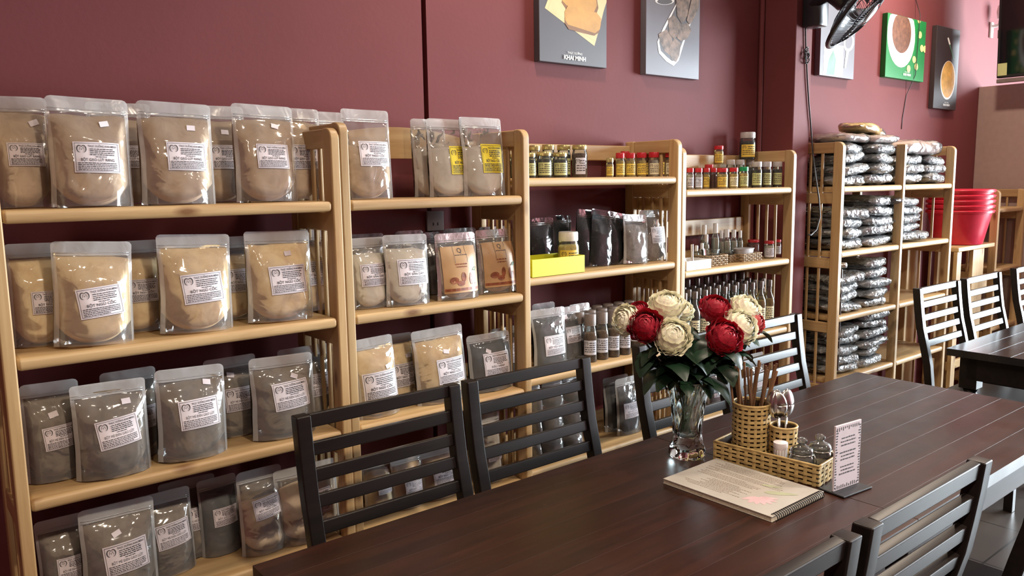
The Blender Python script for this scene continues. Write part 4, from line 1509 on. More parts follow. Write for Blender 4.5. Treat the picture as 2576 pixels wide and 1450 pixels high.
def worn_table_wood():
    """dark stained stave with pale scuffs and scratches"""
    m = wood('dark walnut stave', srgb(28, 12, 7), srgb(58, 29, 19), 0, rough=0.34, knots=False, coat=0.0, rnd=0.14, scale=9, contrast=(0.3, 0.75), spec=0.36)
    m.node_tree.nodes['Bump'].inputs['Strength'].default_value = 0.03
    nt = m.node_tree
    b = nt.nodes['Principled BSDF']
    src = b.inputs['Base Color'].links[0].from_socket
    ge = N(nt, 'ShaderNodeNewGeometry')
    mp = N(nt, 'ShaderNodeMapping')
    mp.inputs['Scale'].default_value = (5, 28, 1)
    mp.inputs['Rotation'].default_value = (0, 0, 0.5)
    nt.links.new(ge.outputs['Position'], mp.inputs['Vector'])
    nz = N(nt, 'ShaderNodeTexNoise', Scale=2.2, Detail=5.0, Distortion=2.2, Roughness=0.6)
    nt.links.new(mp.outputs[0], nz.inputs['Vector'])
    rp = N(nt, 'ShaderNodeValToRGB')
    rp.color_ramp.elements[0].position = 0.70
    rp.color_ramp.elements[1].position = 0.78
    rp.color_ramp.elements[0].color = (0, 0, 0, 1)
    rp.color_ramp.elements[1].color = (0.45, 0.45, 0.45, 1)
    nt.links.new(nz.outputs['Fac'], rp.inputs[0])
    mx = N(nt, 'ShaderNodeMix', data_type='RGBA')
    nt.links.new(rp.outputs[0], mx.inputs['Factor'])
    nt.links.new(src, mx.inputs[6])
    mx.inputs[7].default_value = (*srgb(150, 112, 92), 1)
    nt.links.new(mx.outputs[2], b.inputs['Base Color'])
    n2 = N(nt, 'ShaderNodeTexNoise', Scale=6.0, Detail=4.0)
    nt.links.new(ge.outputs['Position'], n2.inputs['Vector'])
    mr = N(nt, 'ShaderNodeMapRange')
    mr.inputs['To Min'].default_value = 0.2
    mr.inputs['To Max'].default_value = 0.48
    nt.links.new(n2.outputs['Fac'], mr.inputs['Value'])
    nt.links.new(mr.outputs[0], b.inputs['Roughness'])
    return m


M['stave'] = worn_table_wood()


def plank_table(label, x0, x1, y0, y1, nplank=9, mat=None, frame=None, group=None, turned=False):
    mat, frame = mat or M['stave'], frame or M['table_frame']
    cx, cy = (x0 + x1) / 2, (y0 + y1) / 2
    t = thing('dining_table', label, 'table', (cx, cy, 0), group=group)
    pw = (y1 - y0) / nplank
    for i in range(nplank):
        me = boxmesh('top_plank', (x1 - x0, pw - 0.0001, 0.03), mat, 0.0003)
        link('top_plank', me, t, (x0 - cx, y0 - cy + i * pw, TZ - 0.03))
    W2, D2 = (x1 - x0) / 2, (y1 - y0) / 2
    for nm, lo, hi in (('apron', (-W2 + 0.05, -D2 + 0.04, 0.62), (W2 - 0.05, -D2 + 0.065, 0.72)), ('apron', (-W2 + 0.05, D2 - 0.065, 0.62), (W2 - 0.05, D2 - 0.04, 0.72)),
                       ('apron', (-W2 + 0.04, -D2 + 0.065, 0.62), (-W2 + 0.065, D2 - 0.065, 0.72)), ('apron', (W2 - 0.065, -D2 + 0.065, 0.62), (W2 - 0.04, D2 - 0.065, 0.72))):
        b = MB()
        b.box(lo, hi, bev=0.003)
        b.build(nm, frame, t)
    for sx in (-1, 1):
        for sy in (-1, 1):
            b = MB()
            if turned:
                b.box((-0.035, -0.035, 0.58), (0.035, 0.035, 0.72), bev=0.003)
                b.lathe([(0.020, 0.0), (0.030, 0.03), (0.022, 0.10), (0.034, 0.34), (0.030, 0.40), (0.022, 0.42), (0.040, 0.46), (0.046, 0.50), (0.038, 0.545), (0.024, 0.56), (0.030, 0.58)], 20)
            else:
                b.box((-0.03, -0.03, 0), (0.03, 0.03, 0.72), bev=0.004)
            b.build('leg', frame, t, True, 35, loc=(sx * (W2 - 0.075), sy * (D2 - 0.075), 0))
    return t


SEAM = 1.683
plank_table('near dark plank dining table, under the flower vase', 0.512, SEAM - 0.001, TY0, TY1, group='dark dining tables')
plank_table('farther dark plank dining table, pushed against the near one', SEAM + 0.001, 2.832, TY0, TY1, group='dark dining tables')
M['stave_black'] = wood('black stained stave', (0.008, 0.008, 0.010), (0.016, 0.015, 0.016), 0, rough=0.22, knots=False, coat=0.4, rnd=0.05)
plank_table('black dining table with turned legs at the far right', 3.505, 4.70, -1.23, -0.497, 9, M['stave_black'], M['black_wood'], 'dark dining tables', turned=True)

# ------------------------------------------------------------------ chairs
CH_W, CH_T = 0.455, 0.955
PROF = [(0.000, 0.955), (-0.006, 0.90), (-0.014, 0.84), (-0.025, 0.77), (-0.045, 0.69), (-0.066, 0.60), (-0.078, 0.50), (-0.080, 0.42), (-0.070, 0.28), (-0.040, 0.10), (-0.020, 0.0)]


def prof_y(z):
    for (ya, za), (yb, zb) in zip(PROF, PROF[1:]):
        if zb <= z <= za:
            q = (za - z) / (za - zb)
            return ya + (yb - ya) * q
    return PROF[0][0]


def chair_meshes():
    d = {}
    poly = [(y + 0.017, z) for y, z in PROF] + [(y - 0.017, z) for y, z in reversed(PROF)]
    b = MB()
    n = len(PROF)
    # quads along the profile so the curved post shades cleanly
    for x in (-0.018, 0.018):
        pass
    vs, fs = [], []
    for y, z in PROF:
        vs += [(-0.018, y - 0.017, z), (0.018, y - 0.017, z), (0.018, y + 0.017, z), (-0.018, y + 0.017, z)]
    for i in range(n - 1):
        for k in range(4):
            fs.append((i * 4 + k, i * 4 + (k + 1) % 4, (i + 1) * 4 + (k + 1) % 4, (i + 1) * 4 + k))
    fs += [(0, 1, 2, 3), tuple((n - 1) * 4 + k for k in (3, 2, 1, 0))]
    me = mesh_data('back_post', vs, fs, M['black_wood'])
    bm = bmesh.new()
    bm.from_mesh(me)
    bmesh.ops.recalc_face_normals(bm, faces=bm.faces)
    ed = [e for e in bm.edges if len(e.link_faces) == 2 and e.calc_face_angle(0) > 1.0]
    bmesh.ops.bevel(bm, geom=ed, offset=0.0035, segments=2, profile=0.5, affect='EDGES')
    bm.to_mesh(me)
    bm.free()
    me.update()
    area_normals(me)
    d['post'] = me
    L = CH_W - 0.072

    def rail(z0, z1, nm):
        b = MB()
        ya, yb = prof_y(z0), prof_y(z1)
        tlt = math.atan2(yb - ya, z1 - z0)
        Mx = Matrix.Translation((0, (ya + yb) / 2, (z0 + z1) / 2)) @ Matrix.Rotation(-tlt, 4, 'X')
        b.box((-L / 2 - 0.002, -0.010, -(z1 - z0) / 2), (L / 2 + 0.002, 0.010, (z1 - z0) / 2), M=Mx, bev=0.003)
        return b.data(nm, M['black_wood'], True, 35)
    d['top'] = rail(0.923, 0.955, 'top_rail')
    d['slats'] = [rail(z, z + 0.031, 'back_slat') for z in (0.858, 0.797, 0.738, 0.678)]
    b = MB()
    b.box((-CH_W / 2 + 0.005, -0.46, 0.43), (CH_W / 2 - 0.005, -0.075, 0.455), bev=0.006)
    d['seat'] = b.data('seat', M['black_wood'], True, 35)
    b = MB()
    b.box((-0.018, -0.018, 0), (0.018, 0.018, 0.43), bev=0.003)
    d['leg'] = b.data('leg', M['black_wood'], True, 35)
    b = MB()
    b.box((-L / 2, -0.009, 0.37), (L / 2, 0.009, 0.43), bev=0.003)
    d['front_rail'] = b.data('seat_rail', M['black_wood'], True, 35)
    b = MB()
    b.box((-0.009, -0.42, 0.37), (0.009, -0.09, 0.43), bev=0.003)
    d['side_rail'] = b.data('seat_rail', M['black_wood'], True, 35)
    return d


CHM = chair_meshes()


def chair(label, x, y, rz=0.0, group='black slat-back chairs'):
    """x,y: middle of the back rest's top"""
    t = thing('dining_chair', label, 'chair', (x, y, 0), (0, 0, rz), group)
    for s in (-1, 1):
        link('back_post', CHM['post'], t, (s * (CH_W / 2 - 0.018), 0, 0))
        link('leg', CHM['leg'], t, (s * (CH_W / 2 - 0.025), -0.44, 0))
        link('seat_rail', CHM['side_rail'], t, (s * (CH_W / 2 - 0.02), 0, 0))
    link('top_rail', CHM['top'], t)
    for me in CHM['slats']:
        link('back_slat', me, t)
    link('seat', CHM['seat'], t)
    link('seat_rail', CHM['front_rail'], t, (0, -0.44, 0))
    link('seat_rail', CHM['front_rail'], t, (0, -0.09, 0))
    return t


CY = -0.225
chair('black slat-back chair nearest the camera on the shelf side', 0.935, CY)
chair('black slat-back chair on the shelf side, second from the near end', 1.412, CY)
chair('black slat-back chair on the shelf side, behind the flower vase', 2.080, CY)
chair('black slat-back chair on the shelf side, at the far end of the joined tables', 2.552, CY - 0.01)
chair('black slat-back chair with its back to the camera, under the menu card stand', 1.352, -1.345, PI)
chair('black slat-back chair with its back to the camera, lowest in the photo', 0.868, -1.345, PI)
chair('black slat-back chair at the lower right corner of the photo', 1.99, -1.40, PI)
chair('glaring slat-back chair at the black table, left of three', 4.00, CY - 0.015)
chair('glaring slat-back chair at the black table, middle of three', 4.525, CY - 0.015)
chair('glaring slat-back chair at the black table, cut off by the photo edge', 5.19, CY - 0.015)

# ------------------------------------------------------------------ things on the table
# menu book
t = thing('menu_book', 'cream spiral-bound menu lying flat in front of the vase', 'menu', (1.5375, -0.848, TZ + 0.0005), (0, 0, R(0.5)))
ML, MW = 0.296, 0.212
M['menu_paper'] = plain('cream menu card', srgb(178, 173, 166), 0.4, var=0.05, vs=12)
M['menu_pages'] = plain('stacked page edges', srgb(196, 184, 164), 0.7, var=0.2, vs=300)
b = MB()
b.box((-MW / 2 + 0.001, -ML / 2 + 0.002, 0.001), (MW / 2 - 0.001, ML / 2 - 0.001, 0.0105))
b.build('pages', M['menu_pages'], t)
b = MB()
b.box((-MW / 2, -ML / 2, 0.0105), (MW / 2, ML / 2, 0.0122), bev=0.0005)
cov = b.build('cover', M['menu_paper'], t)
b = MB()
b.box((-MW / 2, -ML / 2, 0.0), (MW / 2, ML / 2, 0.001))
b.build('back_cover', M['menu_paper'], t)
rnd = random.Random(5)
pr = Print2D()
for i in range(24):
    x = MW * 0.42 - i * 0.0072
    if i in (5, 9, 14):
        continue
    a = 0.02 + (0.03 * rnd.random()) + (0.04 if 13 < i < 21 else 0)
    pr.words(rnd, -ML / 2 + a, ML * (0.30 if i < 10 else 0.16) - 0.05 * rnd.random(), x, 0.0022)
# lines run along the long side
link('print', mesh_data('print', [Vector((q, -p - 0.02 + 0.02, 0.01235)) for p, q in pr.v], [f[::-1] for f in pr.f], plain('brown ink', srgb(110, 92, 78), 0.6)), cov)
M['pink'] = plain('pale pink lotus print', srgb(204, 172, 176), 0.5)
M['pale_green'] = plain('pale green leaf print', srgb(164, 168, 142), 0.5)


def petal2d(cx, cy, l, w, ang, n=10):
    pts = []
    for i in range(n):
        a = 2 * PI * i / n
        x, y = l * 0.5 * (1 + math.cos(a)), w * 0.5 * math.sin(a) * (1 - 0.35 * math.cos(a))
        pts.append((cx + x * math.cos(ang) - y * math.sin(ang), cy + x * math.sin(ang) + y * math.cos(ang)))
    return pts


pr = Print2D()
for ang in (-150, -125, -100, -75, -50, 180, -25):
    pr.add(petal2d(-0.035, -0.07, 0.042, 0.016, R(ang - 30)), [tuple(range(10))])
link('print', mesh_data('print', [Vector((x, y, 0.0124 + 0.00002 * (i // 10))) for i, (x, y) in enumerate(pr.v)], pr.f, M['pink']), cov)
pr = Print2D()
pr.add(petal2d(0.0, -0.06, 0.075, 0.02, R(-55)), [tuple(range(10))])
pr.add(petal2d(0.035, -0.03, 0.05, 0.012, R(-70)), [tuple(range(10))])
link('print', mesh_data('print', [Vector((x, y, 0.0126)) for x, y in pr.v], pr.f, M['pale_green']), cov)
nr = 26
for i in range(nr):
    x = -MW / 2 + 0.012 + (MW - 0.024) * i / (nr - 1)
    me = cached('coil_ring', lambda: (lambda b: (b.tube([(0, 0.0085 * math.cos(2 * PI * k / 14), 0.0085 * math.sin(2 * PI * k / 14)) for k in range(14)], 0.0011, 5, closed=True), b)[1])(MB()).data('coil_ring', M['black'], True))
    link('coil_ring', me, t, (x, -ML / 2 + 0.002, 0.0068), (0, 0, 0.15))

# ---- woven tray, chopstick basket, spoon basket
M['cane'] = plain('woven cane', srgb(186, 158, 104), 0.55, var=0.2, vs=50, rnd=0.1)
M['cane_dark'] = plain('dark cane interior shade', srgb(58, 38, 22), 0.75)  # dark colour carries the shade inside the woven tray and baskets


def weave(t, path, closed_len, h, rows, cols, z0, amp=0.0014, strip=0.62):
    """flat horizontal strips weaving over and under upright stakes"""
    dh = h / rows
    for r_ in range(rows):
        b = MB()
        n = cols * 4
        vs, fs = [], []
        for i in range(n):
            p, nn = path(i / n)
            o_ = amp * math.sin(2 * PI * (i / 4.0) / 2.0 + PI * r_)
            for zz, k in ((0.5 - strip / 2, -1), (0.5 + strip / 2, 1)):
                vs.append(p + nn * (o_ + 0.0006) + Vector((0, 0, z0 + (r_ + zz) * dh)))
            for zz in (0.5 + strip / 2, 0.5 - strip / 2):
                vs.append(p + nn * (o_ - 0.0006) + Vector((0, 0, z0 + (r_ + zz) * dh)))
        for i in range(n):
            j = (i + 1) % n
            for k in range(4):
                fs.append((i * 4 + k, j * 4 + k, j * 4 + (k + 1) % 4, i * 4 + (k + 1) % 4))
        b.add(vs, fs)
        b.build('weave_strip', M['cane'], t)
    for i in range(cols):
        p, nn = path((i + 0.5) / cols)
        me = boxmesh('stake', (closed_len / cols * 0.42, 0.0012, h), M['cane'], 0.0)
        tang = Vector((-nn.y, nn.x, 0))
        o = link('stake', me, t, p - tang * (closed_len / cols * 0.21) + Vector((0, 0, z0)), (0, 0, math.atan2(tang.y, tang.x)))
    # added dark sheet just inside: interior shade seen through the weave gaps
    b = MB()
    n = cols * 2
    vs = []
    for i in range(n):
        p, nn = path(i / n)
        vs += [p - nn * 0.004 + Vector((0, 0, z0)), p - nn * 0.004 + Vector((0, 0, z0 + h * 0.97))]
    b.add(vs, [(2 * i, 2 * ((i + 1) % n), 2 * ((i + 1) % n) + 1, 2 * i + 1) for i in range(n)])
    b.build('shade_sheet', M['cane_dark'], t)
    b = MB()
    pts = []
    for i in range(n):
        p, nn = path(i / n)
        pts.append(p + Vector((0, 0, z0 + h)))
    b.tube(pts, 0.0028, 6, closed=True)
    b.build('rim', M['cane'], t, True)


def rect_path(w, d, rc=0.006):
    per = [(-w / 2, -d / 2), (w / 2, -d / 2), (w / 2, d / 2), (-w / 2, d / 2)]
    Ls = [w, d, w, d]

    def path(s):
        s = (s % 1.0) * 2 * (w + d)
        for i in range(4):
            if s <= Ls[i]:
                a, c = per[i], per[(i + 1) % 4]
                q = s / Ls[i]
                return Vector((a[0] + (c[0] - a[0]) * q, a[1] + (c[1] - a[1]) * q, 0)), Vector([(0, -1, 0), (1, 0, 0), (0, 1, 0), (-1, 0, 0)][i])
            s -= Ls[i]
        return Vector((*per[0], 0)), Vector((0, -1, 0))
    return path


def circ_path(r):
    def path(s):
        a = 2 * PI * s
        return Vector((r * math.cos(a), r * math.sin(a), 0)), Vector((math.cos(a), math.sin(a), 0))
    return path


tw, tl, th = 0.120, 0.276, 0.052
ta = R(6.5)
tc = Vector((1.728, -0.815, TZ))
t = thing('woven_tray', 'oblong woven cane tray holding chopsticks and condiment jars', 'tray', tc + Vector((0, 0, 0.0005)), (0, 0, ta))
weave(t, rect_path(tw, tl), 2 * (tw + tl), th, 5, 36, 0.0)
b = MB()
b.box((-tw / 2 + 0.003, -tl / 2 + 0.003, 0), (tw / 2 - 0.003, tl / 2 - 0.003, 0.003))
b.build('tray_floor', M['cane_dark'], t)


def in_tray(x, y, z=0.0035):
    return tc + Vector((x * math.cos(ta) - y * math.sin(ta), x * math.sin(ta) + y * math.cos(ta), z))


r1, h1 = 0.047, 0.152
p1 = in_tray(0.004, 0.070)
t = thing('chopstick_basket', 'tall round woven cane basket full of chopsticks', 'basket', p1, (0, 0, 0.3))
weave(t, circ_path(r1), 2 * PI * r1, h1, 13, 18, 0.0)
b = MB()
b.lathe([(r1 * 0.95, 0), (r1 * 0.95, 0.003)], 20)
b.build('basket_floor', M['cane_dark'], t)
r2, h2 = 0.033, 0.105
p2 = in_tray(0.016, -0.012)
t = thing('spoon_basket', 'short round woven cane basket holding spoons', 'basket', p2, (0, 0, 0.1))
weave(t, circ_path(r2), 2 * PI * r2, h2, 8, 12, 0.0)
b = MB()
b.lathe([(r2 * 0.95, 0), (r2 * 0.95, 0.003)], 20)
b.build('basket_floor', M['cane_dark'], t)
# chopsticks
M['chop'] = wood('brown chopstick', srgb(84, 58, 40), srgb(140, 104, 76), 2, rough=0.4, knots=False, rnd=0.35, scale=20)
rnd = random.Random(11)
CHOPS = []
for i in range(18):
    grp_left = i < 7
    a0 = rnd.uniform(0, 2 * PI)
    base = Vector((rnd.uniform(-0.02, 0.02), rnd.uniform(-0.02, 0.02), 0.005))
    if grp_left:
        dv = -c_r * rnd.uniform(0.018, 0.052) + Vector((rnd.uniform(-0.01, 0.01), rnd.uniform(-0.01, 0.01), 0))
    else:
        dv = c_r * rnd.uniform(0.008, 0.05) + Vector((rnd.uniform(-0.015, 0.015), rnd.uniform(-0.015, 0.015), 0))
    dv.z = 0
    L = rnd.uniform(0.235, 0.262)
    top = base * 0.5 + dv * 1.15
    if top.length > 0.06:
        top *= 0.06 / top.length
    rim_p = base + (top - base) * (h1 / L)
    base.z = 0
    e = Vector((top.x, top.y, math.sqrt(max(0.01, L * L - (top - base).length_squared))))
    tt = thing('chopstick', 'brown wooden chopstick in the %s bunch, %s counted from the left' % (('left', ORD[i]) if grp_left else ('right', ORD[i - 7])), 'chopstick', p1 + Vector((0, 0, 0.004)), group='chopsticks in the woven basket')
    b = MB()
    b.tube([base, base + (e - base) * 0.5, e], 0.003, 6, rr=[0.0022, 0.003, 0.0036])
    b.build('stick', M['chop'], tt, True, 40)
# spoons
for k, (dx, dy, rz, lb) in enumerate(((0.0, 0.0, 0.0, 'front steel spoon standing bowl-up in the small basket'), (0.012, 0.012, 0.25, 'second steel spoon standing bowl-up behind the front one'), (0.02, -0.004, -0.35, 'third steel spoon, seen nearly edge-on'))):
    base = p2 + Vector((dx * 0.4, dy * 0.4, 0.004))
    ang = math.atan2(CAM.y - base.y, CAM.x - base.x) + PI / 2 + rz + (0.0, 0.7, 1.1)[k]
    tt = thing('spoon', lb, 'spoon', base, (R((-2, -5, -4)[k]), R((-7, -2, 4)[k]), ang), group='steel spoons in the small basket')
    b = MB()
    b.tube([(0, 0, 0), (0, 0.002, 0.07), (0, 0.0, 0.118)], 0.003, 8, rr=[0.005, 0.0035, 0.003])
    b.build('handle', M['steel'], tt, True)
    b = MB()

    def bowl(u, v):
        a, c = 2 * PI * u, v
        x, z = 0.025 * c * math.cos(a), 0.036 * c * math.sin(a) * (1 + 0.12 * math.sin(a))
        return Vector((x, -0.011 * (1 - c * c) + 0.002, 0.150 + z))
    b.grid(bowl, 24, 7)
    bo = b.build('bowl', M['steel'], tt, True)
    sm = bo.modifiers.new('thick', 'SOLIDIFY')
    sm.thickness = 0.0012
# toothpick holder
p = in_tray(-0.036, -0.030)
t = thing('toothpick_holder', 'small white ribbed toothpick holder in the tray', 'holder', p)
b = MB()
vs = []
prof = [(0.0195, 0), (0.0195, 0.006), (0.0165, 0.008), (0.0165, 0.066), (0.0172, 0.07)]
b.lathe([(0.020, 0), (0.020, 0.007), (0.0165, 0.009), (0.0160, 0.064), (0.0172, 0.066), (0.0172, 0.078), (0.0, 0.081)], 28)
b.build('holder_body', M['paper'], t, True, 40)
for i in range(14):
    a = 2 * PI * i / 14
    link('rib', boxmesh('rib', (0.003, 0.0015, 0.05), M['white'], 0.0), t, (0.0162 * math.cos(a), 0.0162 * math.sin(a), 0.011), (0, 0, a + PI / 2))
# glass condiment jars
M['clear_glass'] = glass('clear pressed glass', (0.93, 0.97, 0.95), 0.05, 0.02, 1.5, gain=2.6)


def condiment(label, x, y, content, fillh):
    t = thing('condiment_jar', label, 'jar', in_tray(x, y), group='glass condiment jars in the tray')
    b = MB()
    b.lathe([(0.026, 0), (0.030, 0.004), (0.031, 0.035), (0.028, 0.050), (0.025, 0.056), (0.0275, 0.058), (0.0275, 0.062), (0.025, 0.064)], 28)
    b.build('glass_body', M['clear_glass'], t, True, 50)
    b = MB()
    b.lathe([(0.024, 0.003), (0.0285, 0.006), (0.0292, fillh), (0, fillh + 0.003)], 24)
    b.build('contents', content, t, True, 50)
    b = MB()
    b.lathe([(0.0265, 0.064), (0.0275, 0.067), (0.024, 0.074), (0.012, 0.079), (0.008, 0.083), (0.0125, 0.088), (0.012, 0.094), (0.006, 0.098), (0, 0.0985)], 26)
    b.build('glass_lid', M['clear_glass'], t, True, 50)
    b = MB()
    b.tube([(0.0282 * math.cos(2 * PI * i / 24), 0.0282 * math.sin(2 * PI * i / 24), 0.060) for i in range(24)], 0.001, 5, closed=True)
    b.tube([(0.0285 * math.cos(-1.2), 0.0285 * math.sin(-1.2), 0.060), (0.034 * math.cos(-1.2), 0.034 * math.sin(-1.2), 0.045), (0.0325 * math.cos(-1.2), 0.0325 * math.sin(-1.2), 0.02)], 0.001, 5)
    b.build('wire_clasp', M['steel'], t, True)


C_SALT = powder('brown sesame salt', srgb(120, 104, 84), srgb(84, 70, 54), scale=200)
condiment('glass condiment jar with dark sauce, front of two in the tray', -0.026, -0.080, C_SOY, 0.040)
condiment('glass condiment jar with grey sesame salt, rear of two in the tray', 0.029, -0.101, C_SALT, 0.028)
# ---- card stand
q0, q1 = at_z(2094, 1237, TZ + 0.006), at_z(2158, 1214, TZ + 0.006)
mid = (q0 + q1) / 2
ang = math.atan2(q1.y - q0.y, q1.x - q0.x)
cw = (q1 - q0).length
chh = at_y(2127, 1066, mid.y).z - (TZ + 0.006)
t = thing('card_stand', 'small upright acrylic stand with a printed price card', 'sign', (mid.x, mid.y, TZ + 0.0005), (0, 0, ang))
b = MB()
b.box((-cw * 0.56, -0.034, 0), (cw * 0.56, 0.034, 0.005), bev=0.002)
b.build('base', M['black'], t, True, 35)
b = MB()
b.box((-cw / 2, -0.0025, 0.005), (cw / 2, 0.0025, 0.005 + chh), bev=0.001)
cdo = b.build('card', plain('pale lilac card', srgb(206, 196, 206), 0.35, var=0.04), t)
pr = Print2D()
rnd = random.Random(8)
for i in range(11):
    if i in (3, 7):
        continue
    s_ = 0.24 + 0.1 * rnd.random()
    pr.words(rnd, -cw * s_, cw * s_, chh * (0.78 - 0.055 * i), chh * 0.022)
for i in range(22):
    a = i / 22
    for s_ in (-1, 1):
        z = chh * (0.04 + 0.92 * a)
        l = cw * rnd.uniform(0.03, 0.09)
        pr.rect(min(s_ * cw * 0.48, s_ * cw * 0.48 - s_ * l), z, max(s_ * cw * 0.48, s_ * cw * 0.48 - s_ * l), z + chh * 0.02)
for i in range(12):
    x = -cw * 0.45 + cw * 0.9 * i / 12
    pr.rect(x, chh * 0.965 - chh * rnd.uniform(0.02, 0.06), x + cw * 0.03, chh * 0.965)
    pr.rect(x, chh * 0.02, x + cw * 0.03, chh * 0.02 + chh * rnd.uniform(0.02, 0.06))
link('print', mesh_data('print', [Vector((x, -0.0028, 0.005 + z)) for x, z in pr.v], pr.f, M['ink']), cdo)

# ------------------------------------------------------------------ vase and flowers
vq = at_z(1728, 1146, TZ)
VC = Vector((vq.x, vq.y, TZ))
dv_ = (VC - CAM).length
vr = dv_ * (90 / FPX) / 2 * 0.98
vh = at_y(1738, 952, VC.y).z - TZ
t = thing('glass_vase', 'tall cut-glass vase holding red and cream cloth flowers', 'vase', (VC.x, VC.y, TZ + 0.0005))
M['crystal'] = solid_glass('cut crystal', (0.92, 1.0, 0.98))
nt = M['crystal'].node_tree
tcn = N(nt, 'ShaderNodeTexCoord')
wv = N(nt, 'ShaderNodeTexWave', Scale=9.0, Distortion=3.0)
wv.bands_direction = 'DIAGONAL'
wv.inputs['Detail'].default_value = 2.0
nt.links.new(tcn.outputs['Object'], wv.inputs['Vector'])
bpn = N(nt, 'ShaderNodeBump', Strength=0.5, Distance=0.004)
nt.links.new(wv.outputs['Fac'], bpn.inputs['Height'])
nt.links.new(bpn.outputs[0], nt.nodes['Principled BSDF'].inputs['Normal'])
outer = [(vr * 0.92, 0), (vr, 0.006), (vr * 0.98, 0.022), (vr * 0.80, 0.040), (vr * 0.76, 0.06), (vr * 0.80, vh * 0.45), (vr * 0.92, vh * 0.68), (vr * 1.10, vh * 0.88), (vr * 1.26, vh)]
inner = [(vr * 1.20, vh), (vr * 1.03, vh * 0.88), (vr * 0.84, vh * 0.68), (vr * 0.70, vh * 0.45), (vr * 0.66, 0.07), (vr * 0.5, 0.055), (0.0, 0.05)]
b = MB()
seg = 40
vs, fs = [], []
prof = outer + inner
for i, (r_, z_) in enumerate(prof):
    for k in range(seg):
        a = 2 * PI * k / seg
        flute = 1 + (0.035 * (1 if k % 4 < 2 else -1) if 2 < i < 8 else 0)
        tw_ = a + 0.9 * z_ / vh
        vs.append(Vector((r_ * flute * math.cos(tw_), r_ * flute * math.sin(tw_), z_)))
for i in range(len(prof) - 1):
    for k in range(seg):
        fs.append((i * seg + k, i * seg + (k + 1) % seg, (i + 1) * seg + (k + 1) % seg, (i + 1) * seg + k))
fs.append(tuple(range(seg - 1, -1, -1)))
b.add(vs, fs)
b.build('vase_body', M['crystal'], t, True, 45)

M['cream_petal'] = plain('cream cloth petal', (1.0, 0.95, 0.78), 0.6, var=0.06, vs=20, rnd=0.05)
M['red_petal'] = plain('crimson cloth petal', srgb(180, 40, 62), 0.55, var=0.18, vs=20, rnd=0.08)
M['pink_petal'] = plain('pinkish red cloth petal', srgb(196, 84, 84), 0.55, var=0.1, vs=20)
M['leaf'] = plain('dark green cloth leaf', srgb(26, 50, 34), 0.4, var=0.3, vs=25, rnd=0.2)
M['stem'] = plain('green stem', srgb(58, 84, 62), 0.5)


def flower_mesh(name, rad, mat, seed):
    rnd = random.Random(seed)
    b = MB()
    rings = [(8, 4, 0.22, 0.50), (20, 7, 0.26, 0.56), (33, 9, 0.29, 0.62), (47, 12, 0.32, 0.70), (62, 14, 0.34, 0.79), (79, 15, 0.37, 0.89), (98, 15, 0.40, 1.0)]
    for th, n, sz, rr in rings:
        for k in range(n):
            ph = 2 * PI * (k + rnd.uniform(-0.2, 0.2)) / n + th * 0.3
            t_ = R(th + rnd.uniform(-5, 5))
            nrm = Vector((math.sin(t_) * math.cos(ph), math.sin(t_) * math.sin(ph), math.cos(t_)))
            up = (Vector((0, 0, 1)) - nrm * nrm.z)
            if up.length < 1e-3:
                up = Vector((1, 0, 0))
            up.normalize()
            sd = nrm.cross(up)
            c = nrm * rad * (0.40 + 0.52 * rr) - Vector((0, 0, rad * 0.10))
            s_ = sz * rad * rnd.uniform(0.9, 1.15)
            wob = rnd.uniform(0, 6)

            def pt(u, v):
                a, q = 2 * u - 1, v
                wd = s_ * (0.45 + 0.75 * math.sin(PI * min(q, 0.85) / 1.1))
                x = a * wd * 0.85
                y = (q - 0.45) * s_ * 1.5
                ruff = 0.17 * s_ * math.sin(3 * a + wob) * q
                z = -0.30 * s_ * a * a + 0.42 * s_ * max(0, q - 0.35) ** 1.5 * (1.2 if th > 50 else 0.35) + ruff
                return c + sd * x + up * y + nrm * z
            b.grid(pt, 4, 4)
    # heart of the bud
    b.lathe([(0.0, -rad * 0.3), (rad * 0.35, -rad * 0.1), (rad * 0.34, rad * 0.15), (rad * 0.18, rad * 0.30), (0, rad * 0.34)], 12)
    return b.data(name, mat, True)


def leaf_mesh(seed):
    rnd = random.Random(seed)
    b = MB()
    L, W_ = 0.062, 0.036

    def pt(u, v):
        a = 2 * u - 1
        wd = W_ / 2 * math.sin(PI * min(0.98, v * 0.95 + 0.03)) ** 0.8
        return Vector((a * wd, v * L, 0.012 * math.sin(PI * v) - 0.010 * v * v - 0.18 * abs(a) * wd + 0.002 * math.sin(9 * v + seed)))
    b.grid(pt, 4, 7)
    return b.data('leaf', M['leaf'], True)


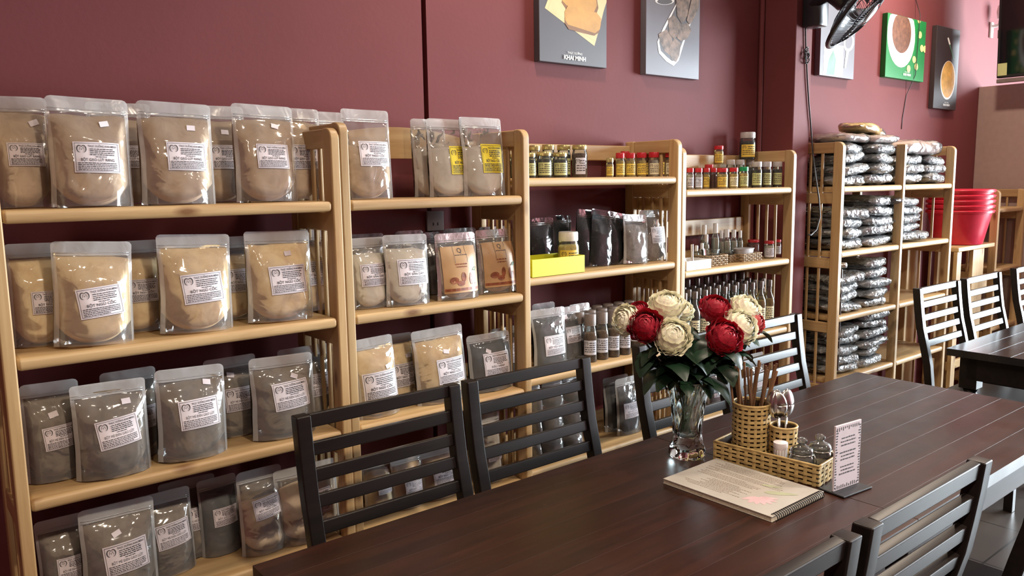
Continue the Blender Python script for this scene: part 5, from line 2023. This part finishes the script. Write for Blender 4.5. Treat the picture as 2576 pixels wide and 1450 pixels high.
LEAVES = [leaf_mesh(i) for i in range(3)]
FL = [  # px, py, diameter px, depth offset towards camera, colour, tilt right, tilt up, label
    (1692, 845, 96, 0.075, 'cream_petal', 0.0, 0.55, 'big cream flower at the front centre of the bouquet'),
    (1826, 848, 92, 0.07, 'red_petal', 0.2, 0.45, 'big crimson flower at the front right of the bouquet'),
    (1624, 818, 88, 0.06, 'red_petal', -0.25, 0.6, 'big crimson flower at the front left of the bouquet'),
    (1866, 820, 90, 0.03, 'cream_petal', 0.45, 0.6, 'cream flower just right of the big crimson one'),
    (1572, 805, 78, 0.02, 'cream_petal', -0.9, 0.35, 'cream flower at the far left of the bouquet, turned sideways'),
    (1678, 764, 88, -0.01, 'cream_petal', -0.1, 1.4, 'cream flower highest in the bouquet, seen from the side'),
    (1716, 780, 62, -0.05, 'cream_petal', 0.3, 1.0, 'cream flower half hidden behind the highest one'),
    (1606, 780, 52, -0.04, 'red_petal', -0.4, 1.0, 'small crimson flower peeping above the far left cream one'),
    (1800, 772, 76, -0.01, 'red_petal', 0.1, 1.4, 'crimson flower at the top right, seen from the side'),
    (1880, 776, 80, -0.02, 'cream_petal', 0.6, 1.0, 'cream flower at the top right corner of the bouquet'),
    (1898, 806, 66, -0.01, 'pink_petal', 0.9, 0.7, 'pinkish red flower between two cream ones at the right'),
]
fwd_h = Vector((c_f.x, c_f.y, 0)).normalized()
rgt_h = Vector((c_r.x, c_r.y, 0)).normalized()
mouth = VC + Vector((0, 0, vh))
rnd = random.Random(21)
for i, (px, py, dia, dep, colr, tr_, tu, lb) in enumerate(FL):
    base = VC - fwd_h * dep
    # plane through base facing the camera
    d = pray(px, py)
    k = ((base - CAM).dot(fwd_h)) / d.dot(fwd_h)
    pos = CAM + d * k
    rad = (pos - CAM).length * dia / FPX / 2
    axis = (-fwd_h * 0.9 + rgt_h * tr_ + Vector((0, 0, tu))).normalized()
    t = thing('cloth_flower', lb, 'flower', VC + Vector((0, 0, 0.055)), group='cloth flowers in the vase')
    org = VC + Vector((0, 0, 0.055))
    o = link('flower_head', flower_mesh('flower_head', rad, M[colr], i), t, pos - org - axis * rad * 0.15)
    o.rotation_euler = axis.to_track_quat('Z', 'Y').to_euler()
    neck = pos - axis * rad * 0.55
    via = mouth + (pos - mouth) * 0.25
    lim = Vector((via.x - VC.x, via.y - VC.y, 0))
    if lim.length > vr * 0.9:
        lim *= vr * 0.9 / lim.length
    mth = VC + lim * 0.9 + Vector((0, 0, vh * 0.97))
    foot = VC + Vector((rnd.uniform(-0.3, 0.3) * vr - lim.x * 0.4, rnd.uniform(-0.3, 0.3) * vr - lim.y * 0.4, 0.06))
    b = MB()
    b.tube([foot - org, (foot + mth) / 2 - org, mth - org, (mth * 0.45 + neck * 0.55) - org + Vector((0, 0, 0.0)), neck - org], 0.0026, 6)
    b.build('stem', M['stem'], t, True)
    for j in range(11):
        q = 0.02 + 0.08 * j
        bp_ = mth + (neck - mth) * q
        bp_ += Vector((0, 0, 0.004))
        az = rnd.uniform(0, 2 * PI)
        out = Vector((math.cos(az), math.sin(az), rnd.uniform(-0.6, 0.2))).normalized()
        lf = link('leaf', LEAVES[j % 3], t, bp_ - org)
        lf.rotation_euler = (Matrix((Vector((0, 0, 1)).cross(out).normalized().cross(out) * 0 + out.cross(Vector((0, 0, 1))).normalized(), out, out.cross(Vector((0, 0, 1))).normalized().cross(out))).transposed()).to_euler()
        s_ = rnd.uniform(1.0, 1.7)
        lf.scale = (s_, s_, s_)

# ------------------------------------------------------------------ pictures on the wall
PY = WY - 0.03     # front face of the canvases
M['canvas_dark'] = plain('charcoal canvas', srgb(78, 76, 82), 0.45, var=0.08, vs=5)
M['canvas_grey'] = plain('slate canvas', srgb(104, 100, 108), 0.45, var=0.1, vs=5)
M['canvas_black'] = plain('black canvas', srgb(58, 50, 52), 0.4, var=0.08, vs=5)
M['canvas_green'] = plain('green canvas', srgb(24, 130, 62), 0.45, var=0.15, vs=6)
M['food_cream'] = plain('cream paper print', srgb(214, 190, 140), 0.5, var=0.06, vs=12)
M['food_gold'] = plain('golden roll print', srgb(190, 140, 66), 0.5, var=0.22, vs=14)
M['roll_shadow'] = plain('shaded roll print', srgb(128, 86, 44), 0.5, var=0.2, vs=14)
M['food_brown'] = plain('brown food print', srgb(112, 74, 54), 0.5, var=0.4, vs=40)
M['food_rice'] = plain('dark rice roll print', srgb(124, 102, 88), 0.5, var=0.65, vs=38)
M['food_white'] = plain('white plate print', srgb(236, 236, 232), 0.45, var=0.02)
M['food_yellow'] = plain('yellow noodle print', srgb(214, 168, 92), 0.5, var=0.25, vs=26)
M['print_teal'] = plain('green herb print', srgb(92, 134, 112), 0.5, var=0.3, vs=20)
M['seed'] = plain('pale seed print', srgb(232, 214, 140), 0.5, var=0.08)


def ell(cx, cy, rx, ry, rot=0, n=28, a0=0, a1=360):
    out = []
    for i in range(n):
        a = R(a0 + (a1 - a0) * i / (n if a1 - a0 == 360 else n - 1))
        x, y = rx * math.cos(a), ry * math.sin(a)
        c, s = math.cos(R(rot)), math.sin(R(rot))
        out.append((cx + x * c - y * s, cy + x * s + y * c))
    return out


def canvas(label, bl, br, hgt, mat, art, text=None):
    """bl/br: lower corners in the photograph; art: list of (polygon in photograph pixels, material)"""
    a, c = at_y(bl[0], bl[1], PY), at_y(br[0], br[1], PY)
    z0 = (a.z + c.z) / 2
    t = thing('canvas_picture', label, 'picture', ((a.x + c.x) / 2, PY + 0.0145, z0), group='food pictures on the wall')
    org = Vector(((a.x + c.x) / 2, PY + 0.0145, z0))
    w2 = (c.x - a.x) / 2
    b = MB()
    b.box((-w2, -0.0145, 0), (w2, 0.0150, hgt), bev=0.002)
    co = b.build('canvas', mat, t)
    for i, (poly, m_) in enumerate(art):
        vs = []
        for (px, py) in poly:
            q = at_y(px, py, PY)
            vs.append(Vector((max(a.x + 0.002, min(c.x - 0.002, q.x)), PY - 0.0006 - 0.00025 * i, max(z0 + 0.002, min(z0 + hgt - 0.002, q.z)))) - org)
        link('print', mesh_data('print', vs, [tuple(range(len(vs)))], M[m_]), co)
    if text:
        px, py, s = text
        q = at_y(px, py, PY)
        pr = Print2D()
        pr.text('KHAI MINH', 0, 0, s, bold=0.03)
        pr.text('THỰC DƯỠNG', 0, s * 0.95, s * 0.5)
        link('print', mesh_data('print', [Vector((q.x + x, PY - 0.004, q.z + z)) - org for x, z in pr.v], pr.f, M['food_white']), co)
    return t


canvas('charcoal picture of two golden rolls on cream paper', (1357, 153), (1526, 172), 0.5, M['canvas_dark'],
       [([(1370, 20), (1400, -60), (1540, -60), (1531, 0), (1508, 70), (1495, 116)], 'food_cream'),
        ([(1378, 22), (1404, -55), (1530, -55), (1526, 5), (1495, 104)], 'food_cream'),
        ([(1412, 6), (1420, -22), (1500, -10), (1505, 20), (1498, 42), (1425, 26)], 'roll_shadow'),
        ([(1414, 2), (1420, -22), (1498, -10), (1501, 14), (1494, 30), (1425, 14)], 'food_gold'),
        ([(1420, 46), (1424, 30), (1506, 50), (1512, 60), (1506, 82), (1494, 90), (1430, 74), (1421, 60)], 'roll_shadow'),
        ([(1420, 30), (1428, 14), (1500, 32), (1512, 48), (1508, 74), (1496, 84), (1428, 62), (1421, 50)], 'food_gold')], (1445, 152, 0.022))
canvas('slate picture of rice rolls stacked on a long white dish', (1624, 186), (1758, 201), 0.5, M['canvas_grey'],
       [(ell(1672, 2, 24, 10), 'food_white'), (ell(1672, 4, 19, 7), 'canvas_dark'),
        ([(1653, 106), (1668, 70), (1700, 10), (1720, -60), (1762, -60), (1748, 30), (1724, 96), (1707, 152), (1694, 166), (1676, 155), (1657, 134)], 'food_white'),
        ([(1658, 106), (1672, 76), (1702, 12), (1722, -60), (1758, -60), (1744, 30), (1720, 96), (1700, 150), (1690, 154), (1678, 144), (1662, 128)], 'canvas_dark'),
        ([(1659, 104), (1656, 86), (1676, 74), (1688, 90), (1692, 116), (1686, 140), (1672, 130)], 'food_rice'),
        ([(1688, 150), (1682, 120), (1696, 96), (1712, 110), (1708, 140), (1700, 156)], 'food_rice'),
        ([(1682, 84), (1680, 48), (1694, 38), (1712, 60), (1706, 90), (1694, 98)], 'food_rice'),
        ([(1702, 96), (1710, 62), (1730, 58), (1738, 76), (1728, 98), (1712, 104)], 'food_rice'),
        ([(1702, 40), (1700, 0), (1720, -40), (1738, -20), (1728, 40), (1714, 60)], 'food_rice'),
        ([(1726, 52), (1738, 0), (1760, -20), (1756, 20), (1744, 48), (1734, 62)], 'food_rice')])
canvas('slate picture of a white napkin and spoon, half behind the fan', (2061, 190), (2147, 199), 0.5, M['canvas_grey'],
       [([(2070, 190), (2074, 110), (2122, 116), (2119, 195)], 'food_white'),
        ([(2078, 188), (2084, 150), (2096, 125), (2103, 150), (2098, 190)], 'print_teal'),
        (ell(2135, 108, 13, 22, 8), 'food_white'), (ell(2135, 106, 9, 17, 8), 'canvas_grey'),
        ([(2128, 128), (2135, 128), (2127, 172), (2123, 172)], 'food_white')])
canvas('green picture of a white bowl of brown stew with yellow seeds', (2226, 198), (2323, 202), 0.345, M['canvas_green'],
       [(ell(2267, 88, 35, 82), 'food_white'), (ell(2268, 82, 24, 52), 'food_brown')] +
       [(ell(x, y, 4.5, 9), 'seed') for x, y in ((2312, 50), (2314, 88), (2299, 150), (2285, 173), (2304, 168), (2318, 122), (2326, 124))], (2280, 191, 0.018))
canvas('narrow black picture of a yellow noodle bowl and a sprig', (2347, 272), (2404, 278), 0.49, M['canvas_black'],
       [(ell(2384, 202, 18.5, 49, 3), 'food_white'), (ell(2384, 200, 16.5, 46, 3), 'food_yellow'),
        ([(2383, 96), (2386, 94), (2391, 112), (2388, 116)], 'food_white'), ([(2387, 112), (2390, 112), (2400, 150), (2398, 150)], 'print_teal')], (2379, 267, 0.018))

# ------------------------------------------------------------------ socket, cord, wire
q = at_y(1092, 556, WY)
t = thing('wall_socket', 'grey wall socket above the white flour pouches', 'socket', (q.x, WY - 0.001, q.z))
b = MB()
b.box((-0.034, -0.008, -0.034), (0.034, 0.0, 0.034), bev=0.003)
b.build('plate', plain('grey socket plate', srgb(120, 108, 108), 0.5), t, True, 35)
for s in (-1, 1):
    link('socket_hole', boxmesh('socket_hole', (0.005, 0.001, 0.010), M['black'], 0.0), t, (s * 0.009 - 0.0025, -0.0085, -0.015))

M['cord'] = plain('black cord', (0.02, 0.018, 0.02), 0.45)
pts = [at_y(px, py, COLY - 0.006) for px, py in ((2024, 10), (2026, 60), (2027, 110), (2029, 150), (2031, 200), (2035, 260), (2040, 320), (2044, 380))] + \
      [at_y(px, py, COLY - 0.12) for px, py in ((2051, 440), (2060, 500), (2063, 545), (2054, 578), (2040, 592), (2031, 590))]
t = thing('power_cord', 'black fan cord hanging down the wall column', 'cord', pts[0])
b = MB()
b.tube([p - pts[0] for p in pts], 0.0035, 7)
b.build('cable', M['cord'], t, True)
kn = at_y(2030, 134, COLY - 0.012) - pts[0]
b = MB()
for k in range(2):
    b.tube([kn + Vector((0.016 * math.cos(a), 0.004 * math.sin(3 * a), 0.026 * math.sin(a) - 0.02 * k)) for a in [2 * PI * i / 14 for i in range(14)]], 0.003, 6, closed=True)
b.build('knot', M['cord'], t, True)
pw_ = [at_y(px, py, WY - 0.003) for px, py in ((2304, 0), (2300, 40), (2288, 190), (2280, 240), (2270, 300), (2268, 325))]
t = thing('thin_wire', 'thin dark wire running down the pink wall past the green picture', 'wire', pw_[0])
b = MB()
b.tube([p - pw_[0] + Vector((0, -0.034 if 0 < i < 3 else 0, 0)) for i, p in enumerate(pw_)], 0.0022, 6)
b.build('cable', M['cord'], t, True)

# ------------------------------------------------------------------ wall fan
FC = at_y(2166, 18, -0.14)
ax = Vector((0.30, -0.70, -0.64)).normalized()
Fm = Matrix.Translation(FC) @ ax.to_track_quat('Z', 'Y').to_matrix().to_4x4()
t = thing('wall_fan', 'black wall fan mounted on the column at the top of the photo', 'fan', (3.40, COLY, 2.30))
org = Vector((3.40, COLY, 2.30))
FR = 0.195
M['fan_black'] = plain('black fan plastic', (0.02, 0.021, 0.026), 0.3)
M['fan_grey'] = plain('smoky fan blade', (0.10, 0.10, 0.115), 0.25)


def fan_part(name, mb, mat, smooth=True):
    mb.v = [Fm @ v - org for v in mb.v]
    return mb.build(name, mat, t, smooth, 40)


b = MB()
b.tube([(FR * math.cos(2 * PI * i / 48), FR * math.sin(2 * PI * i / 48), 0.0) for i in range(48)], 0.010, 8, closed=True)
fan_part('guard_ring', b, M['fan_black'])
for sgn, nm in ((1, 'front_guard'), (-1, 'rear_guard')):
    b = MB()
    for i in range(56):
        a = 2 * PI * i / 56
        b.tube([(r_ * FR * math.cos(a + 0.5 * (1 - r_)), r_ * FR * math.sin(a + 0.5 * (1 - r_)), sgn * (0.055 * (1 - r_ ** 2.5))) for r_ in (0.25, 0.5, 0.75, 0.92, 1.0)], 0.0011, 4, cap=False)
    for r_ in (0.27, 0.6):
        b.tube([(r_ * FR * math.cos(2 * PI * i / 36), r_ * FR * math.sin(2 * PI * i / 36), sgn * 0.055 * (1 - r_ ** 2.5)) for i in range(36)], 0.0018, 4, closed=True)
    o = fan_part(nm, b, M['fan_black'])
b = MB()
b.lathe([(0, 0.058), (0.035, 0.057), (0.042, 0.050), (0.042, 0.045)], 24)
fan_part('badge', b, M['grey_lid'])
for k in range(3):
    b = MB()

    def bl(u, v):
        r_ = 0.03 + (FR * 0.9 - 0.03) * v
        a = 2 * PI * k / 3 + (u - 0.5) * (1.5 * (0.5 + 0.5 * v))
        return Vector((r_ * math.cos(a), r_ * math.sin(a), 0.035 * (u - 0.5)))
    b.grid(bl, 6, 6)
    fan_part('blade', b, M['fan_grey'])
b = MB()
b.lathe([(0, -0.17), (0.04, -0.165), (0.058, -0.14), (0.062, -0.07), (0.05, -0.05), (0, -0.05)], 24)
fan_part('motor_housing', b, M['fan_black'])
b = MB()
mt = Fm @ Vector((0, 0, -0.12)) - org
b.tube([mt, mt * 0.5 + Vector((0, -0.05, -0.02)), Vector((0, 0.02, -0.06))], 0.02, 10)
b.box((-0.035, -0.09, -0.15), (0.045, 0.0, 0.06), bev=0.012)
b.build('wall_bracket', M['fan_black'], t, True, 40)

# ------------------------------------------------------------------ buckets, stand, television
M['red_plastic'] = plain('red bucket plastic', srgb(214, 50, 74), 0.3, var=0.05)
BC = Vector((5.06, 0.10, 0))
BZ0 = at_y(2440, 617, 0.0).z
t = thing('bucket_stand', 'pine stand with broad plank legs under the red buckets', 'stand', (5.04, 0.13, 0))
org = Vector((5.04, 0.13, 0))
b = MB()
b.box((4.78, -0.02, BZ0 - 0.028), (5.30, 0.28, BZ0 - 0.002), bev=0.005)
b.v = [v - org for v in b.v]
b.build('stand_top', M['pine_x'], t, True, 30)
for x0, x1, y0 in ((5.0, 5.16, -0.015), (4.78, 4.90, 0.255), (4.78, 4.84, -0.015), (5.18, 5.28, 0.255)):
    b = MB()
    b.box((x0, y0, 0), (x1, y0 + 0.022, BZ0 - 0.028), bev=0.003)
    b.v = [v - org for v in b.v]
    b.build('plank_leg', M['pine_z'], t, True, 30)
for z in (0.35, 0.8):
    b = MB()
    b.box((4.79, 0.0, z), (5.27, 0.02, z + 0.05), bev=0.003)
    b.v = [v - org for v in b.v]
    b.build('stretcher', M['pine_x'], t, True, 30)
hb_ = at_y(2440, 476, 0.08).z - BZ0
for k in range(5):
    t = thing('plastic_bucket', 'red plastic bucket, %s from the bottom of the nested stack' % ORD[k], 'bucket', BC + Vector((0, 0, BZ0 + 0.030 * k + 0.001)), group='nested red buckets')
    h_ = hb_ - 0.030 * 4
    rb_, rt_ = 0.132, 0.178
    b = MB()
    b.lathe([(rb_ - 0.004, 0.0), (rb_, 0.004), (rt_ - 0.008, h_ - 0.020), (rt_ + 0.003, h_ - 0.018), (rt_ + 0.005, h_ - 0.003), (rt_ - 0.003, h_), (rt_ - 0.014, h_ - 0.005), (rb_ - 0.004, 0.010), (0, 0.010)], 36)
    b.build('bucket_body', M['red_plastic'], t, True, 40)
    b = MB()
    b.tube([((rt_ + 0.005) * math.cos(a), (rt_ + 0.005) * math.sin(a) , h_ - 0.008) for a in [PI + PI * i / 16 for i in range(17)]], 0.0035, 6)
    b.build('handle', M['red_plastic'], t, True)
TX = 5.62
q0 = at_x(2506, 198, TX)
t = thing('television', 'black flat television at the top right corner of the photo', 'television', (TX, q0.y, q0.z))
t.rotation_euler = (0, R(-4), 0)
b = MB()
b.box((0, -1.0, 0), (0.05, 0.0, 0.58), bev=0.006)
b.build('casing', M['black'], t, True, 35)
b = MB()
b.box((-0.002, -0.985, 0.02), (0.001, -0.015, 0.565))
b.build('screen', plain('dark glass screen', (0.006, 0.006, 0.008), 0.08), t)
b = MB()
b.box((-0.004, -0.06, 0.015), (-0.0015, -0.008, 0.09))
b.build('energy_sticker', M['lab_green'], t)
b = MB()
b.box((0.0, -1.0, -0.03), (0.06, 0.0, -0.004), bev=0.004)
b.box((0.05, -0.45, 0.2), (0.09, -0.3, 0.35))
b.box((0.05, -0.42, 0.25), (0.08, 0.02, 0.30))
b.build('wall_mount', plain('grey mount', srgb(120, 108, 104), 0.5), t)
q = at_y(2515, 30, WY - 0.05)
t = thing('wall_spotlight', 'small white spotlight on the wall beside the television', 'lamp', (q.x, WY - 0.001, q.z))
b = MB()
b.lathe([(0.0, -0.05), (0.022, -0.045), (0.028, 0.0), (0.022, 0.04), (0, 0.045)], 20, c=(0, -0.06, 0))
b.build('lamp_head', M['white'], t, True)
b = MB()
b.tube([(0, 0, -0.09), (0, -0.05, -0.085), (0, -0.06, -0.04)], 0.012, 8)
b.box((-0.02, -0.012, -0.16), (0.02, 0, -0.06), bev=0.003)
b.build('lamp_arm', M['white'], t, True, 40)
